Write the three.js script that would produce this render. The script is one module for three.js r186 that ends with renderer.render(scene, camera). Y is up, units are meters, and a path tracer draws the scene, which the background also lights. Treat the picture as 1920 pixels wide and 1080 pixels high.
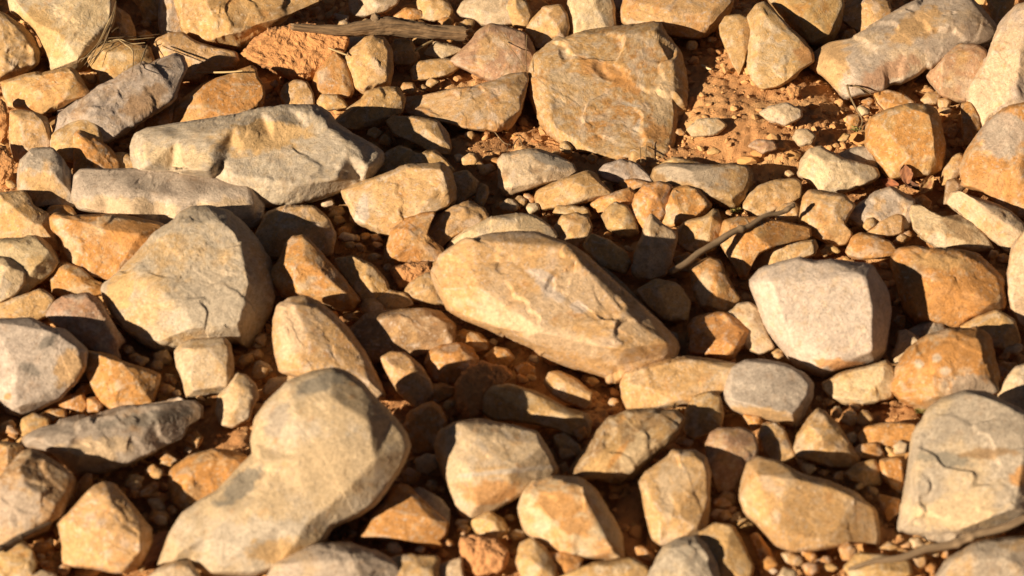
import * as THREE from 'three';
import { mergeGeometries } from 'three/addons/utils/BufferGeometryUtils.js';
import { createNoise3D } from 'simplex-noise';

// ---------- camera ----------
const W = 1920, H = 1080, FOV = 14, PITCH = 36 * Math.PI / 180;
const HALF = Math.tan(FOV / 2 * Math.PI / 180);
const MID = 0.378 / HALF;                                   // distance to the middle of the picture, metres
const scene = new THREE.Scene();
const camera = new THREE.PerspectiveCamera(FOV, W / H, 0.05, 400);
camera.position.set(0, MID * Math.sin(PITCH), MID * Math.cos(PITCH));
camera.lookAt(0, 0, 0);
camera.focus = 3.42;
camera.userData.fStop = 5.0;
scene.add(camera);

// ---------- light ----------
const SUN = new THREE.Vector3(-0.71, 0.40, 0.60).normalize();
// clear evening-like sky: deep blue overhead, paler towards the horizon, a warm glow round the sun
{
  const w = 256, h = 128, d = new Float32Array(w * h * 4), v = new THREE.Vector3();
  for (let j = 0; j < h; j++) for (let i = 0; i < w; i++) {
    const lat = ((j + 0.5) / h - 0.5) * Math.PI, lon = ((i + 0.5) / w - 0.5) * 2 * Math.PI, k = (j * w + i) * 4;
    v.set(Math.cos(lat) * Math.cos(lon), Math.sin(lat), Math.cos(lat) * Math.sin(lon));
    const up = Math.max(0, v.y), hz = Math.pow(1 - up, 4), g = Math.pow(Math.max(0, v.dot(SUN)), 8);
    d[k] = 0.022 + 0.026 * hz + 0.05 * g; d[k + 1] = 0.024 + 0.021 * hz + 0.038 * g; d[k + 2] = 0.032 + 0.014 * hz + 0.02 * g; d[k + 3] = 1;
  }
  const t = new THREE.DataTexture(d, w, h, THREE.RGBAFormat, THREE.FloatType);
  t.mapping = THREE.EquirectangularReflectionMapping; t.magFilter = t.minFilter = THREE.LinearFilter; t.wrapS = THREE.RepeatWrapping; t.needsUpdate = true;
  scene.background = t; scene.environment = t;
}
const sun = new THREE.DirectionalLight(new THREE.Color().setRGB(1, 0.815, 0.57), 5.0);
sun.position.copy(SUN).multiplyScalar(12); sun.target.position.set(0, 0, 0);
sun.castShadow = true; sun.shadow.mapSize.set(4096, 4096); sun.shadow.radius = 1;
Object.assign(sun.shadow.camera, { left: -3, right: 3, top: 3, bottom: -3, near: 1, far: 30 });
scene.add(sun, sun.target);
const renderer = new THREE.WebGLRenderer({ antialias: true });
renderer.toneMapping = THREE.LinearToneMapping;
renderer.toneMappingExposure = 1.74;
renderer.shadowMap.enabled = true;

// ---------- helpers ----------
let seed = 20417;
function rand() { seed = (seed * 1664525 + 1013904223) >>> 0; return seed / 4294967296; }
const rr = (a, b) => a + (b - a) * rand();
const n3 = createNoise3D(() => rand());
const clamp = (x, a = 0, b = 1) => Math.min(b, Math.max(a, x));
const sstep = (a, b, x) => { const t = clamp((x - a) / (b - a)); return t * t * (3 - 2 * t); };
function fbm(x, y, z, o) { let s = 0, a = 1, n = 0; for (let i = 0; i < o; i++) { s += a * n3(x, y, z); n += a; a *= 0.5; x = x * 2.03 + 7.1; y = y * 2.03 - 3.7; z = z * 2.03 + 1.3; } return s / n; }
const VR = new THREE.Vector3(1, 0, 0);                                        // picture right
const VU = new THREE.Vector3(0, Math.cos(PITCH), -Math.sin(PITCH));           // picture up
const VF = new THREE.Vector3(0, -Math.sin(PITCH), -Math.cos(PITCH));          // away
const CP = camera.position.clone();
const unit = d => d * 2 * HALF / H;                                           // metres per photo pixel at depth d
function at(px, py, d) { const s = unit(d); return CP.clone().addScaledVector(VF, d).addScaledVector(VR, (px - W / 2) * s).addScaledVector(VU, (H / 2 - py) * s); }
function groundDepth(py, y = 0) { const k = (H / 2 - py) * 2 * HALF / H; return (y - CP.y) / (VF.y + VU.y * k); }
let RAISE = 0;
const OPEN = [[1425, 198, 145, 115, 0.026], [900, 265, 60, 30], [1010, 260, 50, 40], [540, 105, 110, 50], [60, 125, 30, 20], [1720, 165, 40, 20], [880, 145, 60, 25], [900, 750, 40, 40], [1680, 775, 50, 18], [420, 800, 50, 60], [900, 1040, 40, 40], [1100, 790, 50, 60], [1180, 960, 30, 60], [1660, 1000, 40, 30], [1190, 290, 120, 25]];
function openSoil(x, z) {                                                      // where bare soil lies open, level with the stones' feet
  const w = new THREE.Vector3(x, 0, z).sub(CP), d = w.dot(VF), u = unit(d), a = W / 2 + w.dot(VR) / u, b = H / 2 - w.dot(VU) / u; let m = 0; RAISE = 0;
  for (const q of OPEN) { const t = sstep(1.3, 0.7, Math.hypot((a - q[0]) / q[2], (b - q[1]) / q[3])); m = Math.max(m, t); if (q[4]) RAISE = q[4] * sstep(1.7, 0.2, Math.hypot((a - q[0]) / q[2], (b - q[1]) / q[3])); } return m;
}
function level(px, py) { const g = at(px, py, groundDepth(py)); openSoil(g.x, g.z); return RAISE; }
const used = {};
function numbered(n) { const k = used[n] = (used[n] ?? -1) + 1; return k ? n + '_' + String(k).padStart(3, '0') : n; }
function tag(o, label, category, group, kind) { o.userData.label = label; if (category) o.userData.category = category; if (group) o.userData.group = group; if (kind) o.userData.kind = kind; return o; }
function shade(o) { o.traverse(c => { if (c.isMesh) { c.castShadow = c.receiveShadow = true; } }); return o; }

// fine grain shared by the stones
function grainTexture(size, f, seedz) {
  const data = new Uint8Array(size * size * 4);
  for (let j = 0; j < size; j++) for (let i = 0; i < size; i++) {
    const a = i / size * Math.PI * 2, b = j / size * Math.PI * 2, R = f;
    const v = fbm(Math.cos(a) * R + seedz, Math.sin(a) * R + Math.cos(b) * R, Math.sin(b) * R, 4);
    const g = clamp(0.5 + 0.42 * v + 0.12 * (rand() - 0.5)) * 255, k = (j * size + i) * 4;
    data[k] = data[k + 1] = data[k + 2] = g; data[k + 3] = 255;
  }
  const t = new THREE.DataTexture(data, size, size); t.wrapS = t.wrapT = THREE.RepeatWrapping; t.magFilter = THREE.LinearFilter; t.minFilter = THREE.LinearMipmapLinearFilter; t.generateMipmaps = true; t.needsUpdate = true; return t;
}
const grain = grainTexture(256, 6, 3.3);
// limestone grain: tiny crystals, pits and pale flecks, tiling every 11 cm
function limestoneTextures(size) {
  const hgt = new Float32Array(size * size), put = (x, y, r, v) => { for (let j = -r; j <= r; j++) for (let i = -r; i <= r; i++) { const q = 1 - Math.hypot(i, j) / (r + 0.5); if (q > 0) hgt[((y + j + size) % size) * size + (x + i + size) % size] += v * q; } };
  for (let j = 0; j < size; j++) for (let i = 0; i < size; i++) { const a = i / size * Math.PI * 2, b = j / size * Math.PI * 2; let v = 0, am = 0.16, f = 5; for (let k = 0; k < 4; k++) { v += am * n3(Math.cos(a) * f + k, Math.sin(a) * f + Math.cos(b) * f, Math.sin(b) * f - k); f *= 2; am *= 0.8; } hgt[j * size + i] = v + 0.22 * (rand() - 0.5); }
  for (let k = 0; k < 1500; k++) put(Math.floor(rand() * size), Math.floor(rand() * size), 1 + Math.floor(rand() * 4), -rr(0.2, 0.8));
  for (let k = 0; k < 1100; k++) put(Math.floor(rand() * size), Math.floor(rand() * size), 1 + Math.floor(rand() * 4), rr(0.2, 0.6));
  const make = f => { const d = new Uint8Array(size * size * 4); for (let k = 0; k < size * size; k++) { const v = f(hgt[k]) * 255; d[4 * k] = v; d[4 * k + 1] = v; d[4 * k + 2] = v; d[4 * k + 3] = 255; } const t = new THREE.DataTexture(d, size, size); t.wrapS = t.wrapT = THREE.RepeatWrapping; t.magFilter = THREE.LinearFilter; t.minFilter = THREE.LinearMipmapLinearFilter; t.generateMipmaps = true; t.needsUpdate = true; return t; };
  const map = make(v => clamp(0.90 + 0.26 * v, 0.45, 1)); map.colorSpace = THREE.SRGBColorSpace; return { map, bump: make(v => clamp(0.5 + 0.5 * v)) };
}
const lime = limestoneTextures(512);
const stoneMat = new THREE.MeshPhysicalMaterial({ vertexColors: true, roughness: 0.82, specularIntensity: 0.4, map: lime.map, bumpMap: lime.bump, bumpScale: 0.0011 });
const soilMat = new THREE.MeshStandardMaterial({ vertexColors: true, roughness: 1, bumpMap: grain, bumpScale: 0.002 });

// ---------- base colours (linear) ----------
const PAL = { t: [0.585, 0.375, 0.172], o: [0.57, 0.29, 0.10], g: [0.465, 0.392, 0.325], c: [0.655, 0.50, 0.325], b: [0.35, 0.225, 0.12], s: [0.49, 0.25, 0.103], p: [0.50, 0.31, 0.20], w: [0.635, 0.545, 0.45], d: [0.25, 0.225, 0.19] };

// ---------- rock builder ----------
const ZW = 640, ZH = 360, ZC = 3, zbuf = new Float32Array(ZW * ZH).fill(99);
for (let j = 0; j < ZH; j++) for (let i = 0; i < ZW; i++) zbuf[j * ZW + i] = groundDepth((j + 0.5) * ZC, i * ZC > 1290 ? level((i + 0.5) * ZC, (j + 0.5) * ZC) : 0);
const zAt = (px, py) => zbuf[clamp(Math.floor(py / ZC), 0, ZH - 1) * ZW + clamp(Math.floor(px / ZC), 0, ZW - 1)];

function chaikin(P, k) { const o = []; for (let i = 0; i < P.length; i++) { const a = P[i], b = P[(i + 1) % P.length]; o.push([a[0] + (b[0] - a[0]) * k, a[1] + (b[1] - a[1]) * k], [b[0] - (b[0] - a[0]) * k, b[1] - (b[1] - a[1]) * k]); } return o; }
function upperPlanes(P) {
  const out = [], n = P.length;
  for (let i = 0; i < n; i++) for (let j = i + 1; j < n; j++) for (let k = j + 1; k < n; k++) {
    const a = P[i], b = P[j], c = P[k];
    const ux = b[0] - a[0], uy = b[1] - a[1], uz = b[2] - a[2], vx = c[0] - a[0], vy = c[1] - a[1], vz = c[2] - a[2];
    const nz = ux * vy - uy * vx; if (Math.abs(nz) < 1e-3) continue;
    const A = -(uy * vz - uz * vy) / nz, B = -(uz * vx - ux * vz) / nz, C = a[2] - A * a[0] - B * a[1];
    let ok = true; for (let m = 0; m < n && ok; m++) if (P[m][2] > A * P[m][0] + B * P[m][1] + C + 1e-4) ok = false;
    if (ok && !out.some(q => Math.abs(q[0] - A) + Math.abs(q[1] - B) < 1e-3 && Math.abs(q[2] - C) < 0.5)) out.push([A, B, C]);
  }
  return out;
}
function delaunay(P) {
  const T = [], n = P.length;
  for (let i = 0; i < n; i++) for (let j = i + 1; j < n; j++) for (let k = j + 1; k < n; k++) {
    const [ax, ay] = P[i], [bx, by] = P[j], [cx, cy] = P[k], D = 2 * (ax * (by - cy) + bx * (cy - ay) + cx * (ay - by)); if (Math.abs(D) < 1e-3) continue;
    const a2 = ax * ax + ay * ay, b2 = bx * bx + by * by, c2 = cx * cx + cy * cy, ux = (a2 * (by - cy) + b2 * (cy - ay) + c2 * (ay - by)) / D, uy = (a2 * (cx - bx) + b2 * (ax - cx) + c2 * (bx - ax)) / D, r = (ax - ux) ** 2 + (ay - uy) ** 2 - 1e-3;
    let ok = true; for (let m = 0; m < n && ok; m++) if (m !== i && m !== j && m !== k && (P[m][0] - ux) ** 2 + (P[m][1] - uy) ** 2 < r) ok = false;
    if (ok) T.push([i, j, k]);
  }
  return (x, y) => {
    let best = -9, bz = 0;
    for (const [i, j, k] of T) { const a = P[i], b = P[j], c = P[k], d = (b[1] - c[1]) * (a[0] - c[0]) + (c[0] - b[0]) * (a[1] - c[1]), u = ((b[1] - c[1]) * (x - c[0]) + (c[0] - b[0]) * (y - c[1])) / d, v = ((c[1] - a[1]) * (x - c[0]) + (a[0] - c[0]) * (y - c[1])) / d, w = 1 - u - v, m = Math.min(u, v, w); if (m > best) { best = m; const p = clamp(u), q = clamp(v), t = clamp(w), e = p + q + t; bz = (p * a[2] + q * b[2] + t * c[2]) / e; if (m >= 0) return bz; } }
    return bz;
  };
}
const ROCKS = [];
// label, tones, outline [x,y ...] in photo pixels, facet corners [x,y,height ...], options
function rock(label, tone, outline, facets = [], o = {}) { ROCKS.push({ label, tone, outline, facets, o }); }
// ----- top left -----
rock('round tan rock with a shallow hollow, cut by the left picture edge near the top', 'tb', [-15,20,10,28,40,48,62,70,75,98,70,118,45,135,15,150,-20,155,-40,90], [30,60,30,55,95,32,20,130,18], { dents: [[38,105,24,18,0,9]] });
rock('large pale grey rock with a white diagonal ridge, top left corner', 'cg', [15,-25,210,-30,215,10,208,50,190,80,170,100,158,120,148,130,128,130,96,132,85,95,76,70,60,45,25,25], [52,0,38,105,52,52,146,112,30,200,0,25], { spots: [[70,60,40,60,-0.8,'t']] });
rock('tan rock standing behind the tuft of dry grass', 't', [205,10,225,18,240,28,250,50,254,70,240,85,200,85,195,40]);
rock('tan rock at the top edge between the pale rock and the big boulder', 'tb', [235,-25,255,4,265,18,270,40,298,38,303,0,300,-25]);
rock('narrow pale stone wedged left of the big top boulder', 'gt', [302,-12,330,-12,332,20,347,45,345,60,325,62,303,70,299,45,299,20]);
rock('big tan boulder with a flat left face and rough right side at the top edge', 'tb', [328,-30,560,-40,605,0,555,22,520,45,500,60,480,70,470,82,450,95,425,91,380,89,355,70,335,40,328,10], [350,10,42,425,0,66,446,35,66,436,66,46,380,78,22,360,50,34,560,0,18], { dents: [[395,40,30,25,0.4,6]] });
rock('smooth tan stone tucked under the big top boulder', 't', [291,90,298,75,318,65,345,64,370,82,400,92,440,98,447,112,440,125,420,132,385,137,370,150,330,150,300,125,290,110], [310,80,20,380,110,30,420,118,20]);
rock('blocky tan stone with a dark right end near the left edge', 'to', [0,152,50,142,95,135,130,128,142,134,167,170,162,180,115,200,80,215,45,206,15,200,8,180], [134,133,24,128,172,30,118,190,17,14,160,14,30,195,14]);
rock('long grey rock lying diagonally, grey on top and brown in front', 'gb', [97,250,108,212,130,198,185,165,240,135,290,112,325,102,340,108,347,130,340,145,334,160,325,185,300,205,250,232,215,258,190,272,150,285,105,292,96,268], [114,226,30,205,200,48,258,172,52,300,140,44,330,125,16], { spots: [[270,190,60,22,-0.6,'b']], rough: 1.6, mottle: 0.3, T: [0, 0.5] });
rock('rounded tan stone at the lower left end of the long diagonal rock', 'tb', [96,272,100,252,135,230,165,222,185,238,193,262,190,282,140,302,100,302]);
rock('pointed orange brown fin of stone behind the flat grey slab', 'ob', [138,285,136,262,140,248,150,243,165,250,180,262,198,275,215,288,224,308,224,330,140,332,141,305], [146,252,12,155,300,26,200,300,16], { b: 332 });
rock('small stone in shadow right of the pointed fin', 't', [205,292,230,287,250,295,260,322,240,332,212,330], [], { b: 331 });
rock('tan stone under the dry grass, cracked on its right', 'to', [165,112,175,95,195,85,225,80,250,84,278,88,289,114,262,132,238,158,205,170,190,162,184,136,170,120], [190,100,18,240,95,24,262,110,20,210,150,16]);
rock('angular orange tan stone above the hollowed grey slab', 'ot', [322,235,326,205,335,192,380,160,410,148,432,140,470,124,479,130,482,146,493,160,495,178,488,205,470,215,445,226,405,234,350,240], [384,168,26,392,212,32,468,138,24,470,195,24]);
rock('thin orange stone between the long diagonal rock and the angular stone', 'o', [270,252,275,225,300,200,328,180,334,190,326,205,322,230,292,250]);
rock('tan stone below the blocky stone at the left edge', 't', [18,210,45,207,65,212,85,222,93,245,96,270,82,288,60,292,40,302,28,302,20,270], [35,220,16,82,230,16,50,280,16]);
rock('orange earthy lump cut by the left edge above the dark shadow', 's', [-14,272,8,274,24,300,22,330,6,346,-14,342], [], { rough: 2 });
rock('dull orange lump higher up on the left edge', 's', [-14,186,6,192,14,220,12,250,4,266,-14,268], [], { rough: 2 });
// ----- grey slabs on the left -----
rock('grey topped stone with a tan front beside the flat slab, left', 'gt', [32,318,38,300,55,282,75,278,100,277,118,300,130,325,142,345,152,385,120,394,95,384,60,390,40,370,34,345], [40,316,22,85,313,36,118,334,26,132,362,14], { spots: [[80,350,45,30,0.4,'t']] });
rock('large grey limestone slab with a broken tan hollow in its middle', 'gw', [250,272,258,250,280,240,330,232,440,220,490,207,540,202,595,201,615,215,625,232,650,250,690,272,712,288,714,305,700,325,680,345,640,358,590,370,530,382,490,386,460,375,420,352,400,334,330,328,258,322,250,295], [300,250,24,380,248,32,440,238,32,510,225,26,575,213,16,268,264,24,330,262,36,388,266,46,402,272,44,420,300,26,432,270,14,460,296,24,510,258,10,520,286,22,575,240,8,580,266,20,615,240,14,440,330,46,500,340,52,560,346,50,630,334,42,690,312,24,275,312,26,340,320,40,396,320,48,650,290,30,540,310,34,640,258,16,672,276,18,600,224,8], { dl: 1, spots: [[490,258,95,32,-0.15,'t'],[330,295,70,24,0.1,'c']], rough: 1.7, mottle: 0.3, fh: 0.85, rs: 0.02, chip: 0.35, T: [0, 0.5], sink: -22, b: 384 });
rock('long flat pale slab with a wavy grey top in front of the hollowed slab', 'gw', [143,330,155,318,175,317,250,318,330,322,400,333,455,336,478,345,488,365,494,385,490,410,478,426,455,430,400,428,300,425,240,414,200,402,150,392,138,367,141,345], [160,364,20,200,362,34,238,350,52,280,359,40,320,370,38,370,368,52,420,358,52,470,346,36,172,384,20,250,402,36,330,410,42,420,414,44,480,404,22,200,330,8,300,336,10,400,345,14], { dl: 1, fh: 0.7, rs: 0.05, chip: 0.5, T: [0, 0.6], spots: [[240,392,110,22,0.1,'c'],[420,395,70,24,0,'c']], b: 428, rough: 1.1 });
rock('big rounded grey boulder left of centre', 'gt', [290,442,318,424,336,404,362,394,392,394,424,404,456,426,480,455,500,490,512,530,510,570,492,605,474,640,458,652,440,636,400,637,340,655,300,659,265,645,235,620,215,590,200,560,197,540,215,520,260,480], [330,440,60,425,432,64,464,530,80,446,610,56,300,618,50,235,560,46,300,500,80,390,490,92], { spots: [[400,560,90,60,0.4,'g'],[230,545,25,40,0.3,'t']], rough: 1.8, chip: 0.6, mottle: 0.35, T: [0, 0.6], sink: 14 });
rock('smooth orange rock between the flat slab and the big grey boulder', 'oc', [97,410,105,402,140,402,210,405,260,412,305,424,296,455,262,488,226,517,205,528,170,517,145,502,125,480,117,450,100,430], [150,425,34,205,485,46,262,440,38], { b: 528, spots: [[240,440,50,30,0.2,'o']] });
rock('small orange stone above the smooth orange rock', 'ot', [88,398,95,387,120,384,133,390,142,404,112,414,96,426,88,412]);
rock('faceted cream stone at the left edge beside the smooth orange rock', 'ct', [-20,450,20,446,70,445,90,460,105,480,111,492,100,510,72,528,50,546,30,560,-20,545], [78,488,36,62,505,30,30,470,26,86,464,26]);
rock('pale rounded stone cut by the left edge, in front of the faceted one', 'cg', [-30,482,10,485,35,495,46,510,45,530,30,552,0,567,-30,562], [20,505,24], { b: 568 });
rock('small rounded tan stone below the smooth orange rock', 'ot', [94,522,105,500,125,494,150,502,175,525,200,535,207,546,180,553,130,557,100,550], [130,510,20,170,535,20]);
rock('large rock lying in deep shadow at the left edge', 'tc', [-20,366,20,362,45,358,62,388,90,400,100,440,110,472,90,460,60,448,0,448,-20,448], [], { b: 448 });
rock('shadowed stone between the cream stone and the large specked rock', 'tc', [-10,572,40,556,75,542,102,560,96,588,60,606,0,608], [], { b: 606 });
rock('pinkish grey stone with a rough flank touching the big grey boulder', 'pg', [86,592,103,568,120,558,165,552,190,570,205,600,233,638,218,654,226,672,185,670,174,655,150,642,110,614], [112,570,14,165,565,20,180,640,24,215,635,16], { rough: 1.7, b: 672 });
rock('large grey rock with dark specks at the left edge below the middle', 'gw', [-20,600,20,602,60,600,90,618,120,622,140,640,160,658,158,690,140,720,110,750,70,770,40,781,15,775,0,750,-20,740], [105,632,46,64,690,66,116,664,52,30,620,34,34,762,22], { spots: [[55,690,20,12,0.4,'d'],[90,640,22,10,-0.6,'d'],[130,690,30,40,0.3,'t'],[14,742,8,8,0,'o']], b: 781 });
rock('orange wedge of stone with a straight upper edge', 'o', [148,665,165,659,205,668,240,680,270,690,298,702,296,722,291,737,286,756,250,764,215,769,190,752,172,722,158,690], [158,666,14,215,674,30,288,710,24,222,725,32], { b: 769 });
rock('squarish cream stone below the big grey boulder', 'ct', [328,660,340,645,360,638,420,634,432,645,438,680,436,715,422,736,385,741,350,746,345,720,334,690], [344,658,24,422,648,24,427,722,20,362,732,18], { b: 746 });
rock('lumpy cream stone below the squarish one', 'ct', [405,772,410,745,430,725,445,702,460,705,478,725,483,745,471,765,466,785,440,799,415,796], [440,715,16,465,740,22,425,770,20]);
rock('sliver of orange stone behind the orange wedge', 'o', [136,742,150,722,172,714,182,730,160,738]);
rock('flat little orange stone right of the large specked grey rock', 'o', [102,754,115,742,155,738,163,760,156,772,125,767]);
rock('brown pebble under the orange wedge', 'ob', [164,748,180,745,193,760,186,772,165,772]);
rock('small tan stone below the specked grey rock', 'to', [40,802,42,786,65,775,91,785,92,800,62,817,42,817]);
rock('tiny orange stone on the top edge of the long speckled slab', 'o', [75,778,95,768,120,768,124,782,96,792]);
rock('long grey speckled slab with a pale lower edge, lower left', 'gb', [43,835,50,820,80,800,150,785,250,765,330,748,365,748,382,762,380,785,352,802,346,822,300,842,250,862,180,882,145,888,125,872,105,848,60,840], [66,822,26,190,814,44,322,786,42,355,770,22,150,856,30], { spots: [[160,850,90,24,-0.2,'c'],[280,785,90,14,-0.15,'d']], rough: 1.3, T: [0, 0.4], b: 888 });
rock('grey brown rock at the left edge below the long speckled slab', 'bc', [-20,905,0,898,20,872,40,850,60,847,90,865,125,885,138,900,131,932,116,966,95,974,85,992,45,1007,0,1022,-20,1017], [60,868,30,112,915,38,42,950,46,92,966,22], { spots: [[30,950,50,45,0,'g']], b: 1022 });
rock('tan stone cut by the left edge above the grey brown rock', 'to', [-20,828,15,830,43,836,36,852,20,882,4,902,-20,906]);
rock('tan pointed rock like a house gable, bottom left', 't', [113,982,135,960,165,925,195,907,220,910,240,935,265,965,283,990,283,1016,269,1042,256,1062,230,1071,205,1069,170,1062,120,1058,122,1020], [202,928,22,258,984,28,264,1032,16,132,1000,16,190,1000,42], { b: 1071 });
rock('tan stone in the bottom left corner', 'to', [-20,1042,0,1030,40,1018,60,1030,69,1056,60,1084,30,1104,-20,1104], [40,1035,20]);
rock('pale stone just showing at the bottom edge, lower left', 'c', [48,1086,80,1070,106,1078,112,1112,60,1112]);
rock('cream stone at the bottom edge in front of the two lobed boulder', 'ct', [268,1092,300,1066,330,1050,355,1050,371,1076,382,1112,280,1122], [320,1062,18,350,1060,16]);
rock('brown orange stone with a shadowed top beside the two lobed boulder', 'ob', [315,905,325,880,360,855,400,842,450,848,474,858,462,882,432,912,400,938,370,957,345,957,330,946,320,922], [333,898,18,372,878,32,444,866,26,370,930,22], { b: 957 });
rock('small orange pebble standing below the long speckled slab', 'o', [142,927,150,905,160,888,172,890,171,912,156,936,145,937]);
rock('big pale two lobed boulder with dark grey patches, lower left of centre', 'cw', [585,702,625,695,650,702,680,725,705,755,735,785,758,815,765,840,755,870,740,895,700,945,660,970,622,986,606,1012,560,1042,520,1062,480,1076,400,1077,370,1062,355,1047,318,1056,297,1060,320,1000,345,960,380,935,410,920,450,880,478,855,474,830,480,790,500,760,540,720], [620,745,62,560,780,60,690,790,64,625,835,92,556,860,82,705,860,60,645,925,58,600,962,50,570,988,48,515,885,50,490,862,34,575,935,66,480,945,66,430,960,52,520,985,62,388,1005,40,460,1025,42,560,1010,36,340,1030,20], { spots: [[600,718,55,18,-0.3,'d'],[520,790,18,40,0.4,'g'],[448,912,60,20,-0.75,'d'],[640,860,90,60,0,'c'],[470,1010,110,40,-0.2,'w'],[520,1035,60,25,0,'t']], dl: 1, fh: 0.44, chip: 0.22, b: 1077, c: [548,925] });
// ----- middle left -----
rock('tall tan stone half covered by a diagonal shadow, left of centre', 'tc', [517,600,525,575,545,562,575,558,600,570,625,590,650,620,690,670,712,712,722,742,690,754,640,748,580,706,556,702,530,696,520,660,516,630], [548,580,30,592,594,42,640,640,44,566,690,32,690,712,22], { b: 754, spots: [[545,620,25,60,0,'c']] });
rock('round orange stone below the big oval boulder', 'o', [797,680,805,660,825,648,860,645,885,655,894,675,886,700,860,716,835,721,814,711], [820,665,22,868,660,22,880,690,18,840,690,30]);
rock('small tan stone above the round orange stone', 'ot', [845,648,855,628,870,618,900,628,916,640,913,657,890,663]);
rock('dull tan rock in half shadow left of the big oval boulder', 'bt', [655,622,688,592,720,586,790,578,825,582,852,608,848,646,800,664,760,674,700,676,668,664], [690,604,18,745,600,34,820,600,22,760,650,28], { b: 676 });
rock('small tan tip of stone poking out above the dull tan rock', 't', [676,578,685,563,700,561,718,572,722,588,702,600,688,594]);
rock('small two sided stone with one bright and one dark face', 'tb', [715,672,735,660,760,663,790,690,806,716,812,737,797,756,780,763,755,742,734,716,721,692], [766,682,22,778,736,24,735,680,14]);
rock('orange pebble right of the two sided stone', 'ot', [790,742,800,722,830,720,851,728,849,741,822,754,800,754]);
rock('upright orange stone right of the two lobed boulder', 'o', [760,797,768,775,790,760,810,755,825,765,835,790,833,820,826,846,800,852,775,852,767,830], [808,764,20,806,834,22,780,785,16]);
rock('small cream pebble below the upright orange stone', 'c', [779,862,800,852,820,855,823,876,802,890,784,884]);
rock('pale sliver behind the two lobed boulder', 'c', [494,733,505,712,540,702,562,700,557,716,522,730,500,740]);
rock('leaning orange shard with a dark left side', 'ot', [508,514,530,482,537,458,550,447,570,446,585,460,620,500,650,530,676,563,662,581,640,582,600,563,560,564,530,552,512,532], [552,474,30,552,545,32,604,512,30,655,560,14], { b: 583, rough: 1.3, sink: -26 });
rock('stone in shadow behind the leaning orange shard', 't', [625,487,660,480,700,500,725,530,732,562,702,577,680,564,650,524]);
rock('rounded tan rock with a glossy front, below the hollowed slab', 'tc', [640,357,665,345,700,335,760,312,800,308,830,305,845,320,852,345,853,375,841,392,800,402,760,422,735,444,715,441,690,426,660,416,656,390,645,370], [672,362,32,826,324,44,840,382,30,760,350,62,682,410,32], { b: 444, spots: [[680,395,14,30,0.2,'w']] });
rock('stone with a sunlit tip behind the rounded tan rock', 't', [715,292,750,275,785,290,800,280,815,282,835,300,852,320,820,334,700,334,690,322], [810,290,14], { b: 334 });
rock('stone in shadow right of the rounded tan rock', 'tc', [845,328,875,320,896,340,892,362,858,384,845,362]);
rock('tiny upright stub of stone right of the rounded tan rock', 't', [888,384,895,352,902,345,914,350,916,363,906,388]);
rock('brownish stone with a rough top above the big oval boulder', 'tb', [795,442,815,405,850,385,880,380,905,390,918,410,916,422,890,426,850,442,826,467,802,463], [830,410,20,880,392,24,840,445,16], { b: 467 });
rock('rough orange stone against the upper left of the big oval boulder', 'ot', [722,467,735,430,760,412,790,400,817,398,807,420,800,440,826,462,832,477,816,492,770,497,735,500,724,492], [765,430,26,800,470,20,740,480,20], { rough: 1.8, b: 500 });
rock('earthy brown lump below the rough orange stone', 's', [734,505,765,495,803,492,808,512,772,534,748,544], [], { rough: 2.2 });
rock('small tan stone left of the big oval boulder', 't', [758,548,770,530,800,512,834,520,836,572,792,568,765,562]);
rock('pale slab behind the upper edge of the big oval boulder', 'cg', [832,467,845,450,870,430,920,410,965,402,1000,404,1032,425,1048,446,1000,466,900,478,835,484], [870,440,16,960,420,26], { b: 484 });
rock('big oval tan boulder with white flecks in the middle', 'tc', [805,510,815,490,830,478,870,450,920,436,970,433,1010,437,1060,460,1110,490,1160,530,1200,565,1240,600,1270,630,1277,650,1266,676,1235,692,1180,706,1140,712,1100,701,1060,686,1030,671,1005,646,960,631,920,616,870,601,840,586,824,560,810,530], [850,540,44,900,585,58,985,606,80,1080,640,86,1172,654,72,1250,642,38,960,470,40,1110,540,60], { spots: [[1030,545,45,10,0.7,'w'],[1015,515,30,8,0.3,'w'],[1085,575,18,10,0.3,'w'],[1020,625,160,22,0.35,'c']], b: 712 });
rock('large stone in the shaded cave under the hollowed slab', 'tc', [478,442,500,400,540,385,590,388,615,410,626,440,622,477,580,484,530,484,496,482], [], { b: 484 });
// ----- top middle -----
rock('cream stone at the top edge above the wood', 'c', [655,6,660,-15,750,-20,745,6,725,20,690,30,665,31,657,20]);
rock('small orange stone in shadow behind the wood', 'o', [738,32,760,15,790,20,792,36,752,40]);
rock('tan stone behind the right half of the wood', 't', [783,6,785,-15,820,-10,840,5,848,20,841,36,810,38,789,34], [820,5,16]);
rock('cream rock at the top edge right of the wood', 'c', [860,22,870,5,905,-15,960,-15,985,20,990,36,960,46,930,47,905,46,890,36,868,31], [910,10,22,965,10,20]);
rock('pinkish rock right of the wood end', 'pt', [845,113,870,90,900,60,920,48,950,52,985,62,1000,85,1002,115,990,141,960,147,920,152,880,132,855,123], [914,62,26,900,104,38,935,130,32,985,90,26], { rough: 1.4, T: [0, 0.7], fh: 0.6, spots: [[985,80,20,20,0,'p']] });
rock('long tan stone tapering to the left, left of the huge flat faced boulder', 'to', [757,190,765,182,800,178,850,168,920,155,950,140,985,135,993,150,986,175,976,206,956,236,930,249,880,241,820,226,780,216,759,210], [790,195,16,900,190,40,972,158,26,942,230,18], { rough: 1.3, mottle: 0.4, T: [0, 0.8], fh: 0.5 });
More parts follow.
